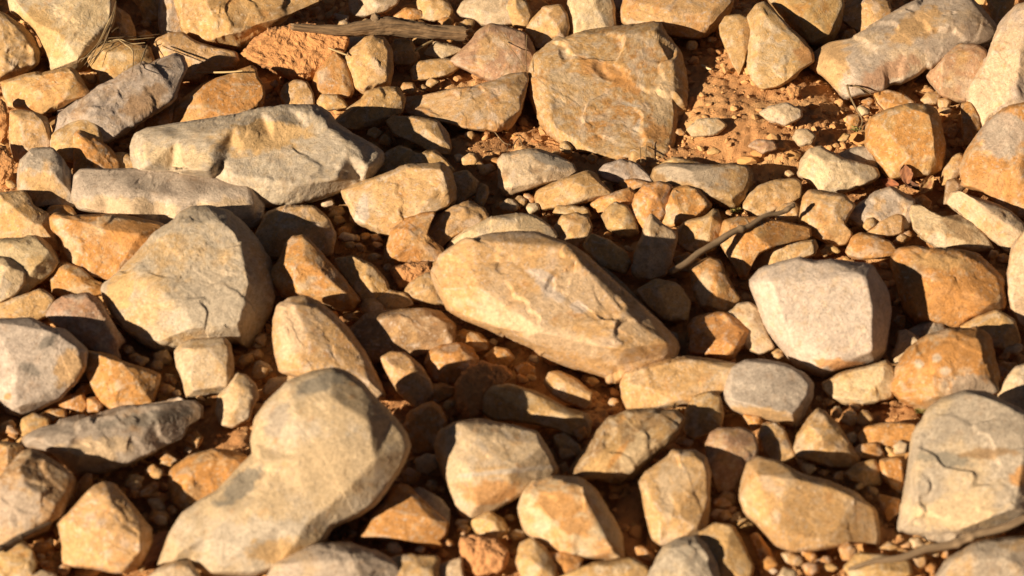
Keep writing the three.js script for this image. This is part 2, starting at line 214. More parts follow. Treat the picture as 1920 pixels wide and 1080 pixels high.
rock('upright rounded tan stone below the wood', 't', [642,120,650,105,685,72,700,67,720,72,733,90,734,130,729,160,700,169,685,179,665,166,654,140], [688,84,24,720,92,26,724,150,22,684,164,18,662,120,18]);
rock('small pale stone behind the upright rounded stone', 'c', [647,92,650,72,680,68,692,80,666,99]);
rock('orange tan stone left of the upright rounded stone', 'ot', [586,157,595,135,615,110,630,100,645,115,655,140,663,168,656,181,620,182,592,179], [618,125,18,640,160,20,600,165,14], { rough: 1.4 });
rock('half shadowed stone below the orange tan stone', 't', [591,192,605,178,630,178,645,190,652,202,612,207]);
rock('small rounded tan stone behind the hollowed slab', 't', [526,178,535,160,555,152,575,155,585,175,589,199,560,204,535,200], [550,165,16]);
rock('lumpy tan stone with dark pits, right behind the hollowed slab', 'tb', [628,228,660,200,690,175,720,165,745,165,759,185,756,211,737,218,705,238,670,244,640,238], [690,185,26,740,178,22,700,220,22], { rough: 1.6 });
rock('tan stone in half shadow below the long tapering stone', 't', [724,228,740,218,780,220,820,228,838,250,845,275,841,290,810,287,780,268,740,252], [780,232,18,825,255,20]);
rock('flat tan stone left of the pinkish rock', 't', [771,132,785,115,840,110,862,125,842,141,800,149,774,151], [800,125,12,840,122,12]);
rock('pale stone under the right end of the wood', 'c', [794,102,815,78,850,85,867,93,842,106,825,111]);
rock('big mound of crumbly orange soil below the top boulder', 's', [452,102,475,78,510,55,560,45,620,50,652,70,645,100,602,122,587,148,560,158,520,134,480,118], [500,80,24,560,75,36,600,95,24,560,135,16], { rough: 2.6, soil: 1 });
rock('stone in shadow right of the upright rounded stone', 't', [730,102,740,75,770,75,787,106,772,122,740,120]);
rock('small tan stone cut by the top edge, left of the pale upright stone', 't', [948,12,965,-12,985,0,997,30,987,52,964,50]);
rock('tan stone leaning left of the pale upright stone', 't', [984,57,1000,35,1020,15,1050,10,1060,25,1066,50,1061,74,1030,87,1005,92,1000,72], [1035,25,18,1050,60,16]);
rock('pale upright stone at the top edge behind the huge boulder', 'cw', [1067,10,1070,-20,1140,-20,1150,10,1153,50,1130,67,1075,77,1067,60], [1114,-5,28,1122,60,28,1080,45,16]);
rock('small pale stone at the top edge beside the wide tan rock', 'g', [1150,-20,1171,-20,1173,15,1160,20,1151,8]);
rock('wide rounded tan rock at the top edge behind the huge boulder', 'to', [1170,42,1168,20,1175,-20,1365,-25,1373,5,1366,25,1350,46,1320,69,1295,72,1250,66,1200,58], [1200,10,34,1320,0,44,1340,40,26,1250,40,34]);
rock('huge flat faced tan boulder with an orange scar, upper middle', 'to', [998,132,1005,105,1030,85,1050,72,1062,75,1100,62,1160,55,1220,45,1236,48,1248,70,1270,100,1278,140,1281,180,1276,220,1266,260,1256,290,1245,309,1220,312,1190,306,1120,291,1060,273,1030,246,1010,216,1000,180], [1016,122,34,1044,96,38,1226,62,38,1262,120,40,1262,220,40,1236,290,26,1040,236,40,1130,180,62], { dents: [[1145,133,34,14,0.35,7],[1058,95,8,18,-0.3,6]], spots: [[1140,135,60,18,0.4,'o'],[1175,160,30,12,0.5,'o'],[1050,145,26,8,0,'c'],[1180,195,20,4,0.2,'w'],[1195,235,6,22,0.4,'w'],[1240,200,16,60,0,'c'],[1230,250,26,20,0,'o']], rough: 1.6, mottle: 0.75, T: [0, 0.9], lift: 24, fh: 0.25, cut: 2, sink: 42, b: 312 });
rock('smooth leaf shaped tan stone standing in the soil', 't', [1349,50,1360,32,1385,29,1403,35,1408,50,1403,85,1396,115,1386,140,1375,122,1362,92,1352,66], [1375,45,14,1392,60,14], { rough: 0.5, T: [0, 0.9], sink: 6 });
rock('tiny stub of stone above the leaf shaped stone', 't', [1389,29,1400,16,1408,18,1406,29,1397,35]);
rock('tan rock with pale veins right of the leaf shaped stone', 'tc', [1405,110,1410,60,1402,34,1420,10,1435,5,1460,30,1480,55,1500,70,1522,95,1526,116,1500,131,1490,146,1460,161,1430,168,1411,150,1404,130], [1430,26,26,1478,68,34,1484,132,24,1420,120,20], { spots: [[1510,100,20,25,0.6,'s']], T: [0, 0.8], fh: 0.5, sink: 8 });
rock('rounded tan rock hanging from the top edge, right of the veined rock', 'to', [1440,0,1445,-20,1575,-20,1581,10,1573,50,1563,71,1545,84,1520,81,1500,66,1480,46], [1545,15,38,1555,62,22,1490,28,26], { rough: 0.7 });
rock('tan stone with a folded right end at the top edge', 'tb', [1577,31,1580,15,1595,0,1630,-12,1665,0,1673,25,1661,46,1630,61,1610,63,1594,51,1580,40], [1610,10,20,1640,5,20,1640,45,16]);
rock('small orange stone under the folded tan stone', 'o', [1576,74,1585,58,1600,55,1606,69,1582,80]);
rock('long grey rock with a tan left end and a scratched underside, upper right', 'gc', [1520,122,1530,100,1560,80,1600,72,1650,45,1690,20,1730,0,1790,-12,1820,0,1840,25,1860,45,1869,60,1856,76,1824,84,1770,108,1717,142,1660,166,1620,174,1590,184,1566,168,1544,142], [1560,112,34,1606,138,44,1700,92,62,1792,64,46,1740,25,34,1825,50,18], { spots: [[1555,120,38,60,0.2,'t'],[1715,50,60,26,-0.5,'t'],[1665,135,70,20,-0.45,'p']], rough: 1.2, r: 0.035, T: [0, 0.6], b: 188 });
rock('brownish stone at the top edge near the right corner', 'tb', [1843,-20,1905,-20,1900,10,1882,46,1866,50,1858,22]);
rock('pinkish tan stone between the long grey rock and the far right rock', 'pt', [1737,142,1750,125,1775,95,1800,82,1830,85,1848,95,1851,110,1836,141,1822,166,1813,192,1790,192,1765,177,1745,156], [1755,138,20,1802,108,32,1802,176,20,1775,110,20]);
rock('flaky orange slab under the long grey rock', 'o', [1638,176,1660,168,1690,175,1717,193,1684,208,1660,208,1645,193], [], { rough: 1.5 });
rock('thin brown stone standing left of the far right rock', 'ob', [1802,197,1820,192,1836,220,1840,246,1817,273,1805,272]);
rock('small tan pebble below the pinkish tan stone', 't', [1727,187,1740,173,1766,178,1757,194,1735,195]);
rock('large pale grey rock cut by the right edge near the top', 'cg', [1815,192,1820,160,1850,115,1865,70,1880,40,1905,12,1950,0,1960,220,1900,230,1856,238,1840,242,1829,222,1818,204], [1896,40,26,1866,122,46,1856,202,26,1922,150,64], { spots: [[1835,190,14,40,0.2,'c']] });
// ----- soil patch -----
rock('pale half buried stone in the open soil patch', 'c', [1425,211,1445,200,1475,194,1500,205,1503,219,1475,234,1445,227], [1465,204,12], { rough: 1.6, lift: 8 });
rock('small cream pebble with a sharp shadow on the soil patch', 'c', [1487,259,1495,245,1515,243,1529,255,1523,269,1500,273]);
rock('flat cream crust of stone beside the huge boulder on the soil', 'ct', [1288,242,1310,225,1345,222,1362,235,1342,252,1300,257], [1320,235,6], { rough: 2, lift: 6 });
rock('pinkish stone in shadow at the foot of the soil patch', 'pt', [1403,274,1420,262,1450,265,1457,279,1430,288]);
rock('tan pebble on the soil right of the veined rock foot', 's', [1474,168,1486,158,1500,163,1498,178,1482,184], [], { rough: 1.5, lift: 5 });
// ----- middle -----
rock('cream stone with a dark layered top right of the soil hollow', 'cb', [935,302,945,288,975,282,1010,282,1045,292,1075,305,1083,322,1066,333,1040,342,1000,352,975,362,950,369,935,352], [946,298,20,1030,310,30,1037,338,16,960,350,16], { spots: [[1035,300,50,10,0.3,'d']], b: 369 });
rock('angled tan stone with a dark notched right end', 'tc', [1005,372,1010,358,1060,335,1100,322,1112,326,1132,346,1149,363,1130,370,1110,377,1060,387,1015,394,1008,382], [1106,330,24,1062,360,32,1124,366,12,1020,375,14], { b: 394 });
rock('small grey rounded stone under the huge boulder', 'gb', [1123,321,1135,308,1165,300,1195,308,1215,328,1223,342,1190,348,1150,341,1128,332], [1150,315,20,1190,322,18]);
rock('little flat orange stone below the small grey rounded stone', 'o', [1161,347,1165,338,1190,336,1217,342,1207,354,1175,357]);
rock('grey tan rock with a saddle top in the middle of the small stones', 'bt', [1222,332,1228,315,1250,305,1290,308,1330,312,1370,308,1400,312,1409,325,1409,345,1396,371,1380,389,1350,386,1330,372,1300,352,1260,347,1235,347], [1250,320,20,1340,335,38,1396,338,26,1370,375,22], { spots: [[1300,325,70,22,0.2,'g']], b: 389 });
rock('tan stone just behind the saddle topped rock', 't', [1238,308,1265,295,1300,303,1332,312,1292,330,1245,322]);
rock('lobed orange stone left of the orange block', 'o', [1192,365,1210,348,1235,342,1258,350,1254,375,1248,400,1237,414,1221,422,1208,431,1194,421,1184,406,1186,393], [1225,358,22,1235,385,22,1203,408,18], { rough: 1.2, b: 431 });
rock('flat orange stone left of the lobed orange stone', 'ot', [1109,382,1130,368,1160,360,1180,352,1194,365,1197,390,1180,398,1150,403,1117,397], [1175,362,14,1140,380,18]);
rock('orange block with a shaded right face in the middle of the small stones', 'ot', [1241,402,1250,370,1262,352,1290,348,1310,355,1325,370,1333,385,1321,401,1300,416,1275,419,1260,426,1245,420], [1296,356,24,1316,384,18,1296,410,14,1258,374,20], { b: 426, rough: 1.2 });
rock('egg shaped brown tan stone below the flat orange stone', 'tb', [1129,406,1140,390,1155,380,1175,388,1190,410,1196,436,1181,444,1160,442,1139,427], [1158,395,18,1175,425,18]);
rock('rounded tan stone right beside the twig', 'to', [1269,432,1285,416,1320,408,1336,392,1346,395,1353,420,1351,451,1336,469,1315,476,1290,471,1271,456], [1335,405,22,1330,450,22,1285,435,20], { b: 476, spots: [[1320,445,14,10,0,'c']] });
rock('pale wedge with a pointed top, lower half in shadow', 'ct', [1187,512,1190,480,1205,445,1215,415,1221,404,1245,425,1268,438,1266,460,1256,491,1246,517,1220,523,1195,522], [1220,420,16,1246,450,26,1214,480,26], { b: 523 });
rock('round stone half in shadow behind the big oval boulder', 'tc', [1039,427,1055,405,1080,400,1102,408,1109,425,1101,446,1080,462,1055,457], [1075,420,24]);
rock('small stone behind the half shadowed round stone', 'tc', [1038,402,1045,385,1080,388,1100,390,1107,406,1080,414]);
rock('stone in full shadow behind the big oval boulder', 't', [1093,462,1110,440,1140,450,1170,470,1182,492,1172,514,1130,500]);
rock('smooth pale tan stone right of the saddle topped rock', 'tc', [1393,387,1405,362,1425,348,1460,338,1490,335,1503,345,1502,371,1480,382,1460,390,1440,403,1415,406,1399,396], [1420,362,22,1480,348,22,1430,390,18], { b: 406 });
rock('pointed tan stone right of the thick end of the twig', 'ot', [1293,507,1310,495,1330,484,1350,490,1362,520,1376,545,1389,561,1376,573,1355,583,1335,589,1314,571,1304,545], [1322,498,16,1350,540,28,1336,574,14], { b: 589, spots: [[1320,540,14,40,0.1,'c']] });
rock('orange stone with a pale flat top lying under the twig', 'ot', [1352,442,1360,415,1385,408,1430,408,1475,415,1520,425,1522,446,1500,450,1450,462,1424,474,1412,494,1400,517,1385,517,1369,491,1354,466], [1368,424,16,1505,432,20,1422,440,32,1392,490,16], { b: 517 });
rock('low tan stone with a grey top below the twig stone', 'tc', [1420,483,1440,462,1480,455,1526,448,1532,462,1527,477,1490,488,1450,500,1425,508,1404,503], [1432,472,14,1520,456,16,1450,482,16], { b: 508 });
rock('small earthy stone under the thick end of the twig', 'ob', [1260,484,1290,475,1320,490,1302,512,1274,508]);
rock('orange cube like stone right of the big oval boulder', 'o', [1292,612,1305,595,1330,587,1360,590,1395,605,1406,620,1396,646,1376,669,1355,673,1330,666,1292,660,1297,636], [1330,600,24,1386,624,28,1378,654,20,1335,634,32], { b: 673 });
rock('pale stone squeezed between the orange cube and the large white grey rock', 'ct', [1362,590,1385,572,1405,568,1422,580,1436,620,1452,652,1425,664,1400,655,1386,625], [1405,590,16], { b: 664 });
rock('tan stone with a twig lying on its left corner, right of the pale tan stone', 'to', [1456,396,1470,384,1490,380,1500,392,1500,418,1478,420,1458,412]);
// ----- right -----
rock('cream rock with a chipped lower edge below the soil patch', 'c', [1497,327,1505,300,1520,282,1540,278,1560,290,1580,300,1610,302,1640,315,1647,331,1626,346,1600,353,1575,359,1540,361,1525,346,1514,337], [1518,295,20,1604,310,20,1550,335,34,1622,344,12], { rough: 1.5, b: 361 });
rock('grey stone behind the chipped cream rock', 'g', [1563,292,1600,278,1630,276,1646,290,1652,314,1620,321,1575,308]);
rock('squarish orange rock with a flat tan top, right of the soil patch', 'ot', [1622,242,1630,220,1660,205,1700,196,1735,196,1755,208,1762,235,1771,270,1766,316,1740,327,1700,332,1670,337,1655,322,1639,296,1621,276], [1630,256,20,1690,234,48,1738,220,36,1753,290,30,1680,302,32], { b: 337 });
rock('large orange rock with a pale top cut by the right edge', 'oc', [1800,322,1815,285,1840,250,1860,225,1890,205,1940,195,1960,300,1940,402,1905,402,1870,377,1840,357,1808,347], [1828,300,34,1905,305,56,1870,245,28], { spots: [[1880,255,50,45,0,'g'],[1865,350,60,26,0.4,'o']], b: 402 });
rock('tan block with a broad sunlit face below the chipped cream rock', 'to', [1500,412,1505,375,1520,360,1545,362,1580,368,1602,385,1592,400,1582,420,1597,436,1587,457,1560,462,1540,447,1510,432], [1524,368,14,1556,374,20,1572,424,24,1520,415,14], { b: 462 });
rock('grey wrinkled stone right of the tan block', 'gt', [1580,402,1605,390,1640,365,1670,353,1690,362,1713,378,1711,411,1701,431,1660,427,1620,427,1600,412], [1650,375,20,1690,375,22,1640,405,20], { rough: 1.5, b: 431 });
rock('little bright pebble against the grey wrinkled stone', 'c', [1579,402,1590,392,1605,395,1616,415,1600,420,1584,414]);
rock('tiny tan pebble below the grey wrinkled stone', 't', [1619,424,1625,412,1638,408,1642,421,1628,432]);
rock('tan wedge in sun with a dark right side', 't', [1618,444,1650,418,1680,402,1691,405,1692,437,1650,446]);
rock('orange stone with a domed shadowed top', 'o', [1587,472,1600,445,1615,438,1640,442,1670,455,1687,476,1660,482,1620,485,1594,480], [1612,448,16,1650,462,18]);
rock('long cream stone with a rough dark right flank', 'cb', [1707,402,1712,385,1730,385,1745,395,1770,408,1800,405,1830,420,1850,445,1863,466,1840,472,1800,468,1760,465,1730,448,1714,427], [1724,394,18,1762,428,30,1804,460,16,1804,420,16], { rough: 1.6, b: 472, spots: [[1800,430,40,16,0.6,'b']] });
rock('small orange stone on the upper end of the long cream stone', 'o', [1709,387,1718,370,1730,367,1746,378,1742,391,1724,394]);
rock('cream and tan rock below the large orange rock at the right edge', 'ct', [1774,382,1785,362,1800,357,1830,370,1860,380,1890,395,1920,420,1932,452,1900,474,1886,472,1868,452,1838,432,1800,404], [1800,372,20,1850,400,34,1900,440,26]);
rock('narrow brown stone above the cream and tan rock', 'b', [1769,384,1775,340,1790,335,1812,350,1792,367,1782,386]);
rock('small tan stone leaning on the large orange rock', 'to', [1764,348,1770,320,1785,295,1800,288,1813,298,1802,326,1790,343]);
rock('deep orange rock with a tan top, right side', 'ob', [1676,487,1690,470,1720,465,1760,470,1800,472,1830,478,1850,495,1880,525,1891,560,1881,579,1850,587,1820,592,1795,612,1770,602,1720,607,1699,582,1688,540], [1698,520,24,1772,518,52,1846,512,42,1872,560,26,1722,592,20], { spots: [[1770,560,80,34,0,'o'],[1765,492,60,16,0.1,'t']], rough: 1.2, b: 612 });
rock('tall cream rock cut by the right edge beside the deep orange rock', 'ct', [1891,522,1900,460,1925,430,1960,440,1960,625,1912,606,1892,562], [1925,480,30,1920,570,26], { b: 618 });
rock('large white grey rock with a dark right face', 'wg', [1407,530,1430,504,1500,485,1530,492,1562,489,1632,499,1660,545,1667,585,1657,655,1641,678,1570,692,1545,707,1492,684,1440,612], [1446,528,26,1624,520,34,1636,580,44,1632,655,28,1516,684,24,1470,600,34,1560,560,44], { spots: [[1580,685,60,12,0.1,'o']], chip: 0.5, T: [0, 0.25], b: 706 });
rock('cream stone below the large white grey rock', 'ct', [1542,717,1580,698,1640,680,1662,672,1676,690,1681,721,1671,746,1620,757,1590,759,1560,747,1544,732], [1570,715,20,1650,695,26,1600,742,18], { b: 759 });
rock('bright orange rock with white flecks, right', 'oc', [1674,732,1680,690,1700,665,1740,635,1780,620,1830,618,1855,635,1862,670,1876,710,1871,736,1820,747,1780,757,1740,769,1710,757,1689,747], [1718,680,40,1832,638,40,1852,700,34,1760,742,28,1780,690,58], { spots: [[1790,665,70,34,-0.4,'o'],[1722,682,10,8,0,'w'],[1755,672,10,8,0,'w'],[1770,695,12,9,0,'w'],[1820,725,50,24,0,'g']], b: 769 });
rock('small pale stone left of the bright orange rock', 'c', [1671,667,1683,642,1685,622,1700,620,1730,640,1712,667,1690,682,1680,680]);
rock('twisted grey stone above the bright orange rock', 'gb', [1698,624,1725,608,1745,602,1770,608,1772,627,1736,643,1714,634]);
rock('stone in shadow under the deep orange rock', 't', [1800,614,1830,597,1870,582,1902,602,1912,642,1890,654,1850,646]);
rock('white stone cut by the right edge beside the bright orange rock', 'cw', [1872,742,1885,715,1905,690,1940,680,1940,784,1900,774,1880,757], [1905,720,24]);
rock('small orange stone above the white stone at the right edge', 'o', [1869,692,1880,680,1906,682,1902,702,1886,717,1872,710]);
rock('smooth grey white stone with a tan underside', 'gw', [1354,752,1360,720,1375,690,1400,677,1430,677,1470,685,1505,700,1523,720,1521,745,1506,776,1490,801,1475,792,1440,787,1400,777,1370,767], [1374,744,34,1430,764,46,1486,776,28,1440,706,48,1502,730,26], { spots: [[1430,776,60,14,0.15,'t']], rough: 0.7, chip: 0.5, T: [0, 0.3], b: 801 });
rock('very large grey rock cut by the right edge, lower right', 'gc', [1685,992,1690,940,1705,880,1715,820,1740,770,1770,750,1810,737,1850,740,1890,760,1950,780,1965,960,1900,988,1850,1002,1800,1013,1750,1011,1710,1002], [1738,850,60,1728,960,48,1800,994,40,1830,800,56,1900,880,96,1900,955,76], { spots: [[1912,895,18,20,0,'o'],[1780,860,60,14,0.1,'d'],[1850,850,60,10,0,'b'],[1800,960,90,36,-0.1,'c']], b: 1013 });
// ----- lower right -----
rock('long tan block below the right end of the big oval boulder', 'tc', [1168,722,1175,700,1190,688,1230,678,1290,673,1340,676,1380,682,1397,690,1372,722,1350,742,1330,762,1290,758,1240,762,1180,767,1171,747], [1184,700,20,1242,698,32,1250,750,24,1340,690,20,1340,742,22], { b: 767 });
rock('small oblong tan stone below the big oval boulder', 't', [1021,717,1030,698,1050,695,1080,712,1111,735,1107,756,1096,766,1060,752,1034,737], [1050,710,16,1095,745,16]);
rock('long low tan stone in the lower middle', 'tc', [908,742,925,725,960,722,1000,735,1030,750,1060,765,1100,775,1107,790,1101,821,1070,817,1040,802,1000,792,960,787,925,787,907,777], [928,736,16,1000,756,28,1085,786,20,950,770,16], { b: 821 });
rock('slanting grey tan rock split by an orange crack', 'bt', [1067,887,1080,865,1100,840,1120,810,1145,785,1180,772,1230,768,1265,770,1281,785,1276,806,1251,831,1221,861,1196,891,1165,913,1140,907,1110,894,1080,895], [1108,848,22,1182,812,36,1256,790,26,1140,884,22,1172,898,14], { spots: [[1130,870,60,24,-0.7,'t'],[1190,850,50,24,-0.8,'c'],[1160,850,6,40,0.65,'o']], b: 913 });
rock('brown tan stone right of the slanting split rock', 'tb', [1284,802,1285,770,1300,745,1330,735,1350,745,1356,780,1351,801,1325,812,1300,822,1289,817], [1310,760,18,1340,770,18]);
rock('pinkish stone with a vertical ridge', 'pt', [1324,832,1332,812,1350,805,1390,803,1415,815,1421,840,1416,871,1391,891,1376,921,1345,923,1334,891,1327,861], [1362,815,26,1372,900,24,1340,830,14], { b: 923 });
rock('small tan stone below the smooth grey white stone', 't', [1424,817,1430,795,1455,793,1470,805,1481,835,1491,857,1460,867,1440,857,1431,836]);
rock('three sided brown stone below the smooth grey white stone', 'tb', [1489,842,1500,815,1520,785,1535,770,1550,775,1570,800,1590,830,1613,861,1600,877,1560,877,1520,862,1495,857], [1532,780,16,1546,838,34,1598,868,10], { b: 877 });
rock('upright cream tan stone, lower right of centre', 'tc', [1204,907,1215,890,1245,865,1260,850,1300,848,1322,860,1333,890,1329,940,1323,986,1311,1012,1270,1018,1240,1022,1224,1002,1214,952,1210,926], [1242,878,32,1236,962,32,1316,878,26,1310,980,26,1280,920,46], { b: 1022, spots: [[1250,930,12,60,-0.1,'c']] });
rock('big tan block with a straight upper edge, lower right', 'tc', [1389,932,1395,900,1405,870,1425,858,1460,865,1500,890,1550,905,1600,925,1640,955,1647,1000,1646,1022,1618,1018,1580,1020,1530,1030,1490,1032,1455,1022,1429,992,1399,962], [1420,888,32,1500,904,44,1622,958,38,1632,1006,18,1450,992,32,1520,962,56], { b: 1032 });
rock('pale tan rock crossed by a white band, lower middle', 'ct', [819,837,830,812,860,795,900,790,960,800,1005,812,1025,840,1041,880,1026,906,990,917,960,937,930,957,900,973,880,976,859,961,849,931,834,891], [850,886,32,950,886,46,1024,868,30,900,818,28,890,950,20], { spots: [[940,885,90,5,-0.1,'w'],[920,925,50,24,0,'o']], b: 976 });
rock('cream stone with an orange face, bottom middle', 'co', [974,952,985,925,1005,902,1040,897,1085,900,1115,920,1140,955,1160,1000,1166,1049,1140,1047,1100,1047,1060,1042,1020,1022,989,997,977,972], [1088,910,34,1112,962,46,1146,1032,20,1000,928,24,1060,1002,40], { spots: [[1050,945,45,30,0.3,'o'],[1080,985,30,24,0.5,'o']], b: 1049 });
rock('small tan stone at the bottom edge below the orange faced stone', 't', [969,1052,975,1020,995,1010,1020,1030,1042,1060,1042,1092,1000,1102,980,1082]);
rock('small orange stone under the orange faced stone', 'o', [1020,1037,1060,1035,1092,1046,1087,1067,1055,1078,1040,1062]);
rock('brownish rock at the bottom edge, right of the middle', 'tb', [1043,1088,1100,1060,1150,1048,1185,1045,1212,1066,1224,1104,1140,1124,1050,1114], [1150,1062,24]);
rock('grey cream rock at the bottom edge below the upright stone', 'gc', [1213,1094,1230,1050,1245,1025,1270,1010,1305,1005,1326,1020,1346,1060,1352,1114,1280,1134,1220,1124], [1255,1030,28,1310,1020,30,1330,1080,22]);
rock('shadowed stone right of the bottom grey cream rock', 't', [1310,1002,1340,982,1375,987,1392,1020,1412,1060,1402,1092,1350,1084]);
rock('thin orange stone below the big tan block', 'o', [1406,1007,1420,1000,1442,1030,1448,1052,1425,1053]);
rock('small tan stone right of the pale banded rock', 't', [1038,817,1060,812,1086,835,1090,853,1065,853,1044,837]);
rock('tiny tan pebble in the dark gap right of the pale banded rock', 't', [1049,874,1060,867,1066,882,1055,891]);
rock('tiny orange pebble above the slanting split rock', 'o', [1074,807,1095,799,1102,818,1085,827]);
rock('small orange stone right of the orange faced cream stone', 'o', [1190,1027,1205,1024,1230,1045,1222,1057,1200,1047]);
rock('small tan stone above the right corner of the big tan block', 't', [1584,888,1605,870,1640,862,1652,880,1652,907,1620,912,1594,898]);
rock('orange stone standing left of the very large grey rock', 'o', [1649,862,1690,855,1694,900,1691,928,1670,913,1655,892]);
rock('small orange stone below the standing orange stone', 'o', [1646,927,1687,937,1682,962,1665,977,1654,952]);
rock('little orange stone left of the very large grey rock, middle of three', 'ot', [1598,845,1612,834,1642,830,1657,850,1642,862,1610,858]);
rock('flat orange stone below the cream stone and left of the very large grey rock', 'o', [1608,817,1625,800,1665,793,1717,795,1719,822,1690,837,1650,835,1614,831]);
rock('tiny cream pebble beside the flat orange stone', 'c', [1588,817,1600,811,1610,822,1602,832,1591,827]);
rock('tiny tan pebble above the big tan block', 't', [1490,857,1508,860,1522,876,1502,876]);
rock('grey tan rock in the bottom right corner', 'gt', [1748,1094,1780,1050,1830,1020,1880,1010,1955,1005,1965,1114,1800,1134], [1800,1050,34,1880,1040,44]);
rock('tan stone at the bottom edge under the fallen branch', 't', [1583,1064,1610,1037,1650,1040,1702,1052,1708,1078,1650,1094,1600,1090]);
rock('small orange stone below the right corner of the big tan block', 'o', [1573,1028,1590,1015,1607,1030,1602,1052,1580,1048]);
rock('cream stone at the bottom edge below the big tan block', 'c', [1448,1094,1470,1066,1492,1071,1500,1106]);
rock('little orange stone under the smooth grey white stone', 'o', [1393,778,1425,780,1433,800,1411,805]);
rock('orange stone with a sloping left side, bottom centre left', 'o', [674,1002,690,980,700,960,720,930,745,910,765,912,785,930,820,960,841,980,836,1002,822,1014,830,1023,814,1027,760,1013,700,1010,680,1008], [744,925,20,804,972,32,740,988,30,790,1010,14], { b: 1027 });
rock('grey shard behind the sloping orange stone', 'g', [764,927,790,915,825,935,843,955,842,988,815,968]);
rock('small tan stone below the pale banded rock', 't', [884,977,920,960,945,975,952,997,930,1013,900,1008]);
rock('large grey cream rock at the bottom edge, left of the middle', 'gc', [496,1094,520,1060,560,1035,600,1022,650,1020,700,1035,740,1055,764,1094,700,1134,550,1134], [560,1055,34,640,1040,46,720,1070,24]);
rock('stone in shadow at the bottom edge below the sloping orange stone', 'tc', [718,1054,760,1040,822,1045,824,1104,740,1114]);
rock('small pale stone at the bottom edge, centre left', 'c', [813,1063,840,1055,866,1045,870,1088,830,1104]);
rock('earthy orange lump right of the small pale bottom stone', 's', [862,1010,890,1004,930,1015,955,1040,940,1070,895,1080,868,1050], [], { rough: 2.4 });
rock('crumbly soil lump below the round orange stone', 's', [856,720,880,690,910,680,945,690,960,705,940,725,915,745,905,770,880,785,858,760], [], { rough: 2.4 });
rock('brown orange stone right of the crumbly soil lump', 'ob', [908,668,928,652,950,655,965,672,950,690,920,690]);
rock('small orange stone under the left tip of the big oval boulder lip', 'o', [965,690,985,680,1003,690,1000,706,975,712]);
rock('stone in deep shadow right of the big oval boulder', 't', [1195,545,1230,525,1270,535,1292,565,1288,600,1250,600,1215,575], [], { b: 605 });
rock('stone in shadow between the orange shard and the dull tan rock', 't', [705,560,730,545,760,550,775,570,750,585,720,582]);
// ---------- turn the outlines into solid rocks, far ones first ----------
const mix3 = (a, b, t) => [a[0] + (b[0] - a[0]) * t, a[1] + (b[1] - a[1]) * t, a[2] + (b[2] - a[2]) * t];
const PROTOS = [];
// box mapping in metres about a set of axes of the stone's own: each face takes the two axes it lies along
function boxMapped(P, N, C, idx) {
  const R = new THREE.Matrix4().makeRotationFromEuler(new THREE.Euler(rr(0, 6.28), rr(0, 6.28), rr(0, 6.28))).elements, ox = rr(0, 9), oy = rr(0, 9), key = new Map(), p = [], nn = [], c = [], uv = [], ix = [], T = 1 / 0.11;
  const ax = [[R[0], R[1], R[2]], [R[4], R[5], R[6]], [R[8], R[9], R[10]]];
  for (let t = 0; t < idx.length; t += 3) {
    const a = idx[t] * 3, b = idx[t + 1] * 3, d = idx[t + 2] * 3, ux = P[b] - P[a], uy = P[b + 1] - P[a + 1], uz = P[b + 2] - P[a + 2], vx = P[d] - P[a], vy = P[d + 1] - P[a + 1], vz = P[d + 2] - P[a + 2];
    const fx = uy * vz - uz * vy, fy = uz * vx - ux * vz, fz = ux * vy - uy * vx; let k = 0, best = -1; for (let m = 0; m < 3; m++) { const q = Math.abs(fx * ax[m][0] + fy * ax[m][1] + fz * ax[m][2]); if (q > best) { best = q; k = m; } }
    const U = ax[(k + 1) % 3], V = ax[(k + 2) % 3];
    for (let m = 0; m < 3; m++) { const i = idx[t + m], h = i * 3 + k; let w = key.get(h); if (w === undefined) { w = p.length / 3; key.set(h, w); const x = P[3 * i], y = P[3 * i + 1], z = P[3 * i + 2]; p.push(x, y, z); nn.push(N[3 * i], N[3 * i + 1], N[3 * i + 2]); c.push(C[3 * i], C[3 * i + 1], C[3 * i + 2]); uv.push((x * U[0] + y * U[1] + z * U[2]) * T + ox, (x * V[0] + y * V[1] + z * V[2]) * T + oy); } ix.push(w); }
  }
  const g = new THREE.BufferGeometry(); g.setAttribute('position', new THREE.Float32BufferAttribute(p, 3)); g.setAttribute('normal', new THREE.Float32BufferAttribute(nn, 3)); g.setAttribute('color', new THREE.Float32BufferAttribute(c, 3)); g.setAttribute('uv', new THREE.Float32BufferAttribute(uv, 2)); g.setIndex(ix); return g;
}
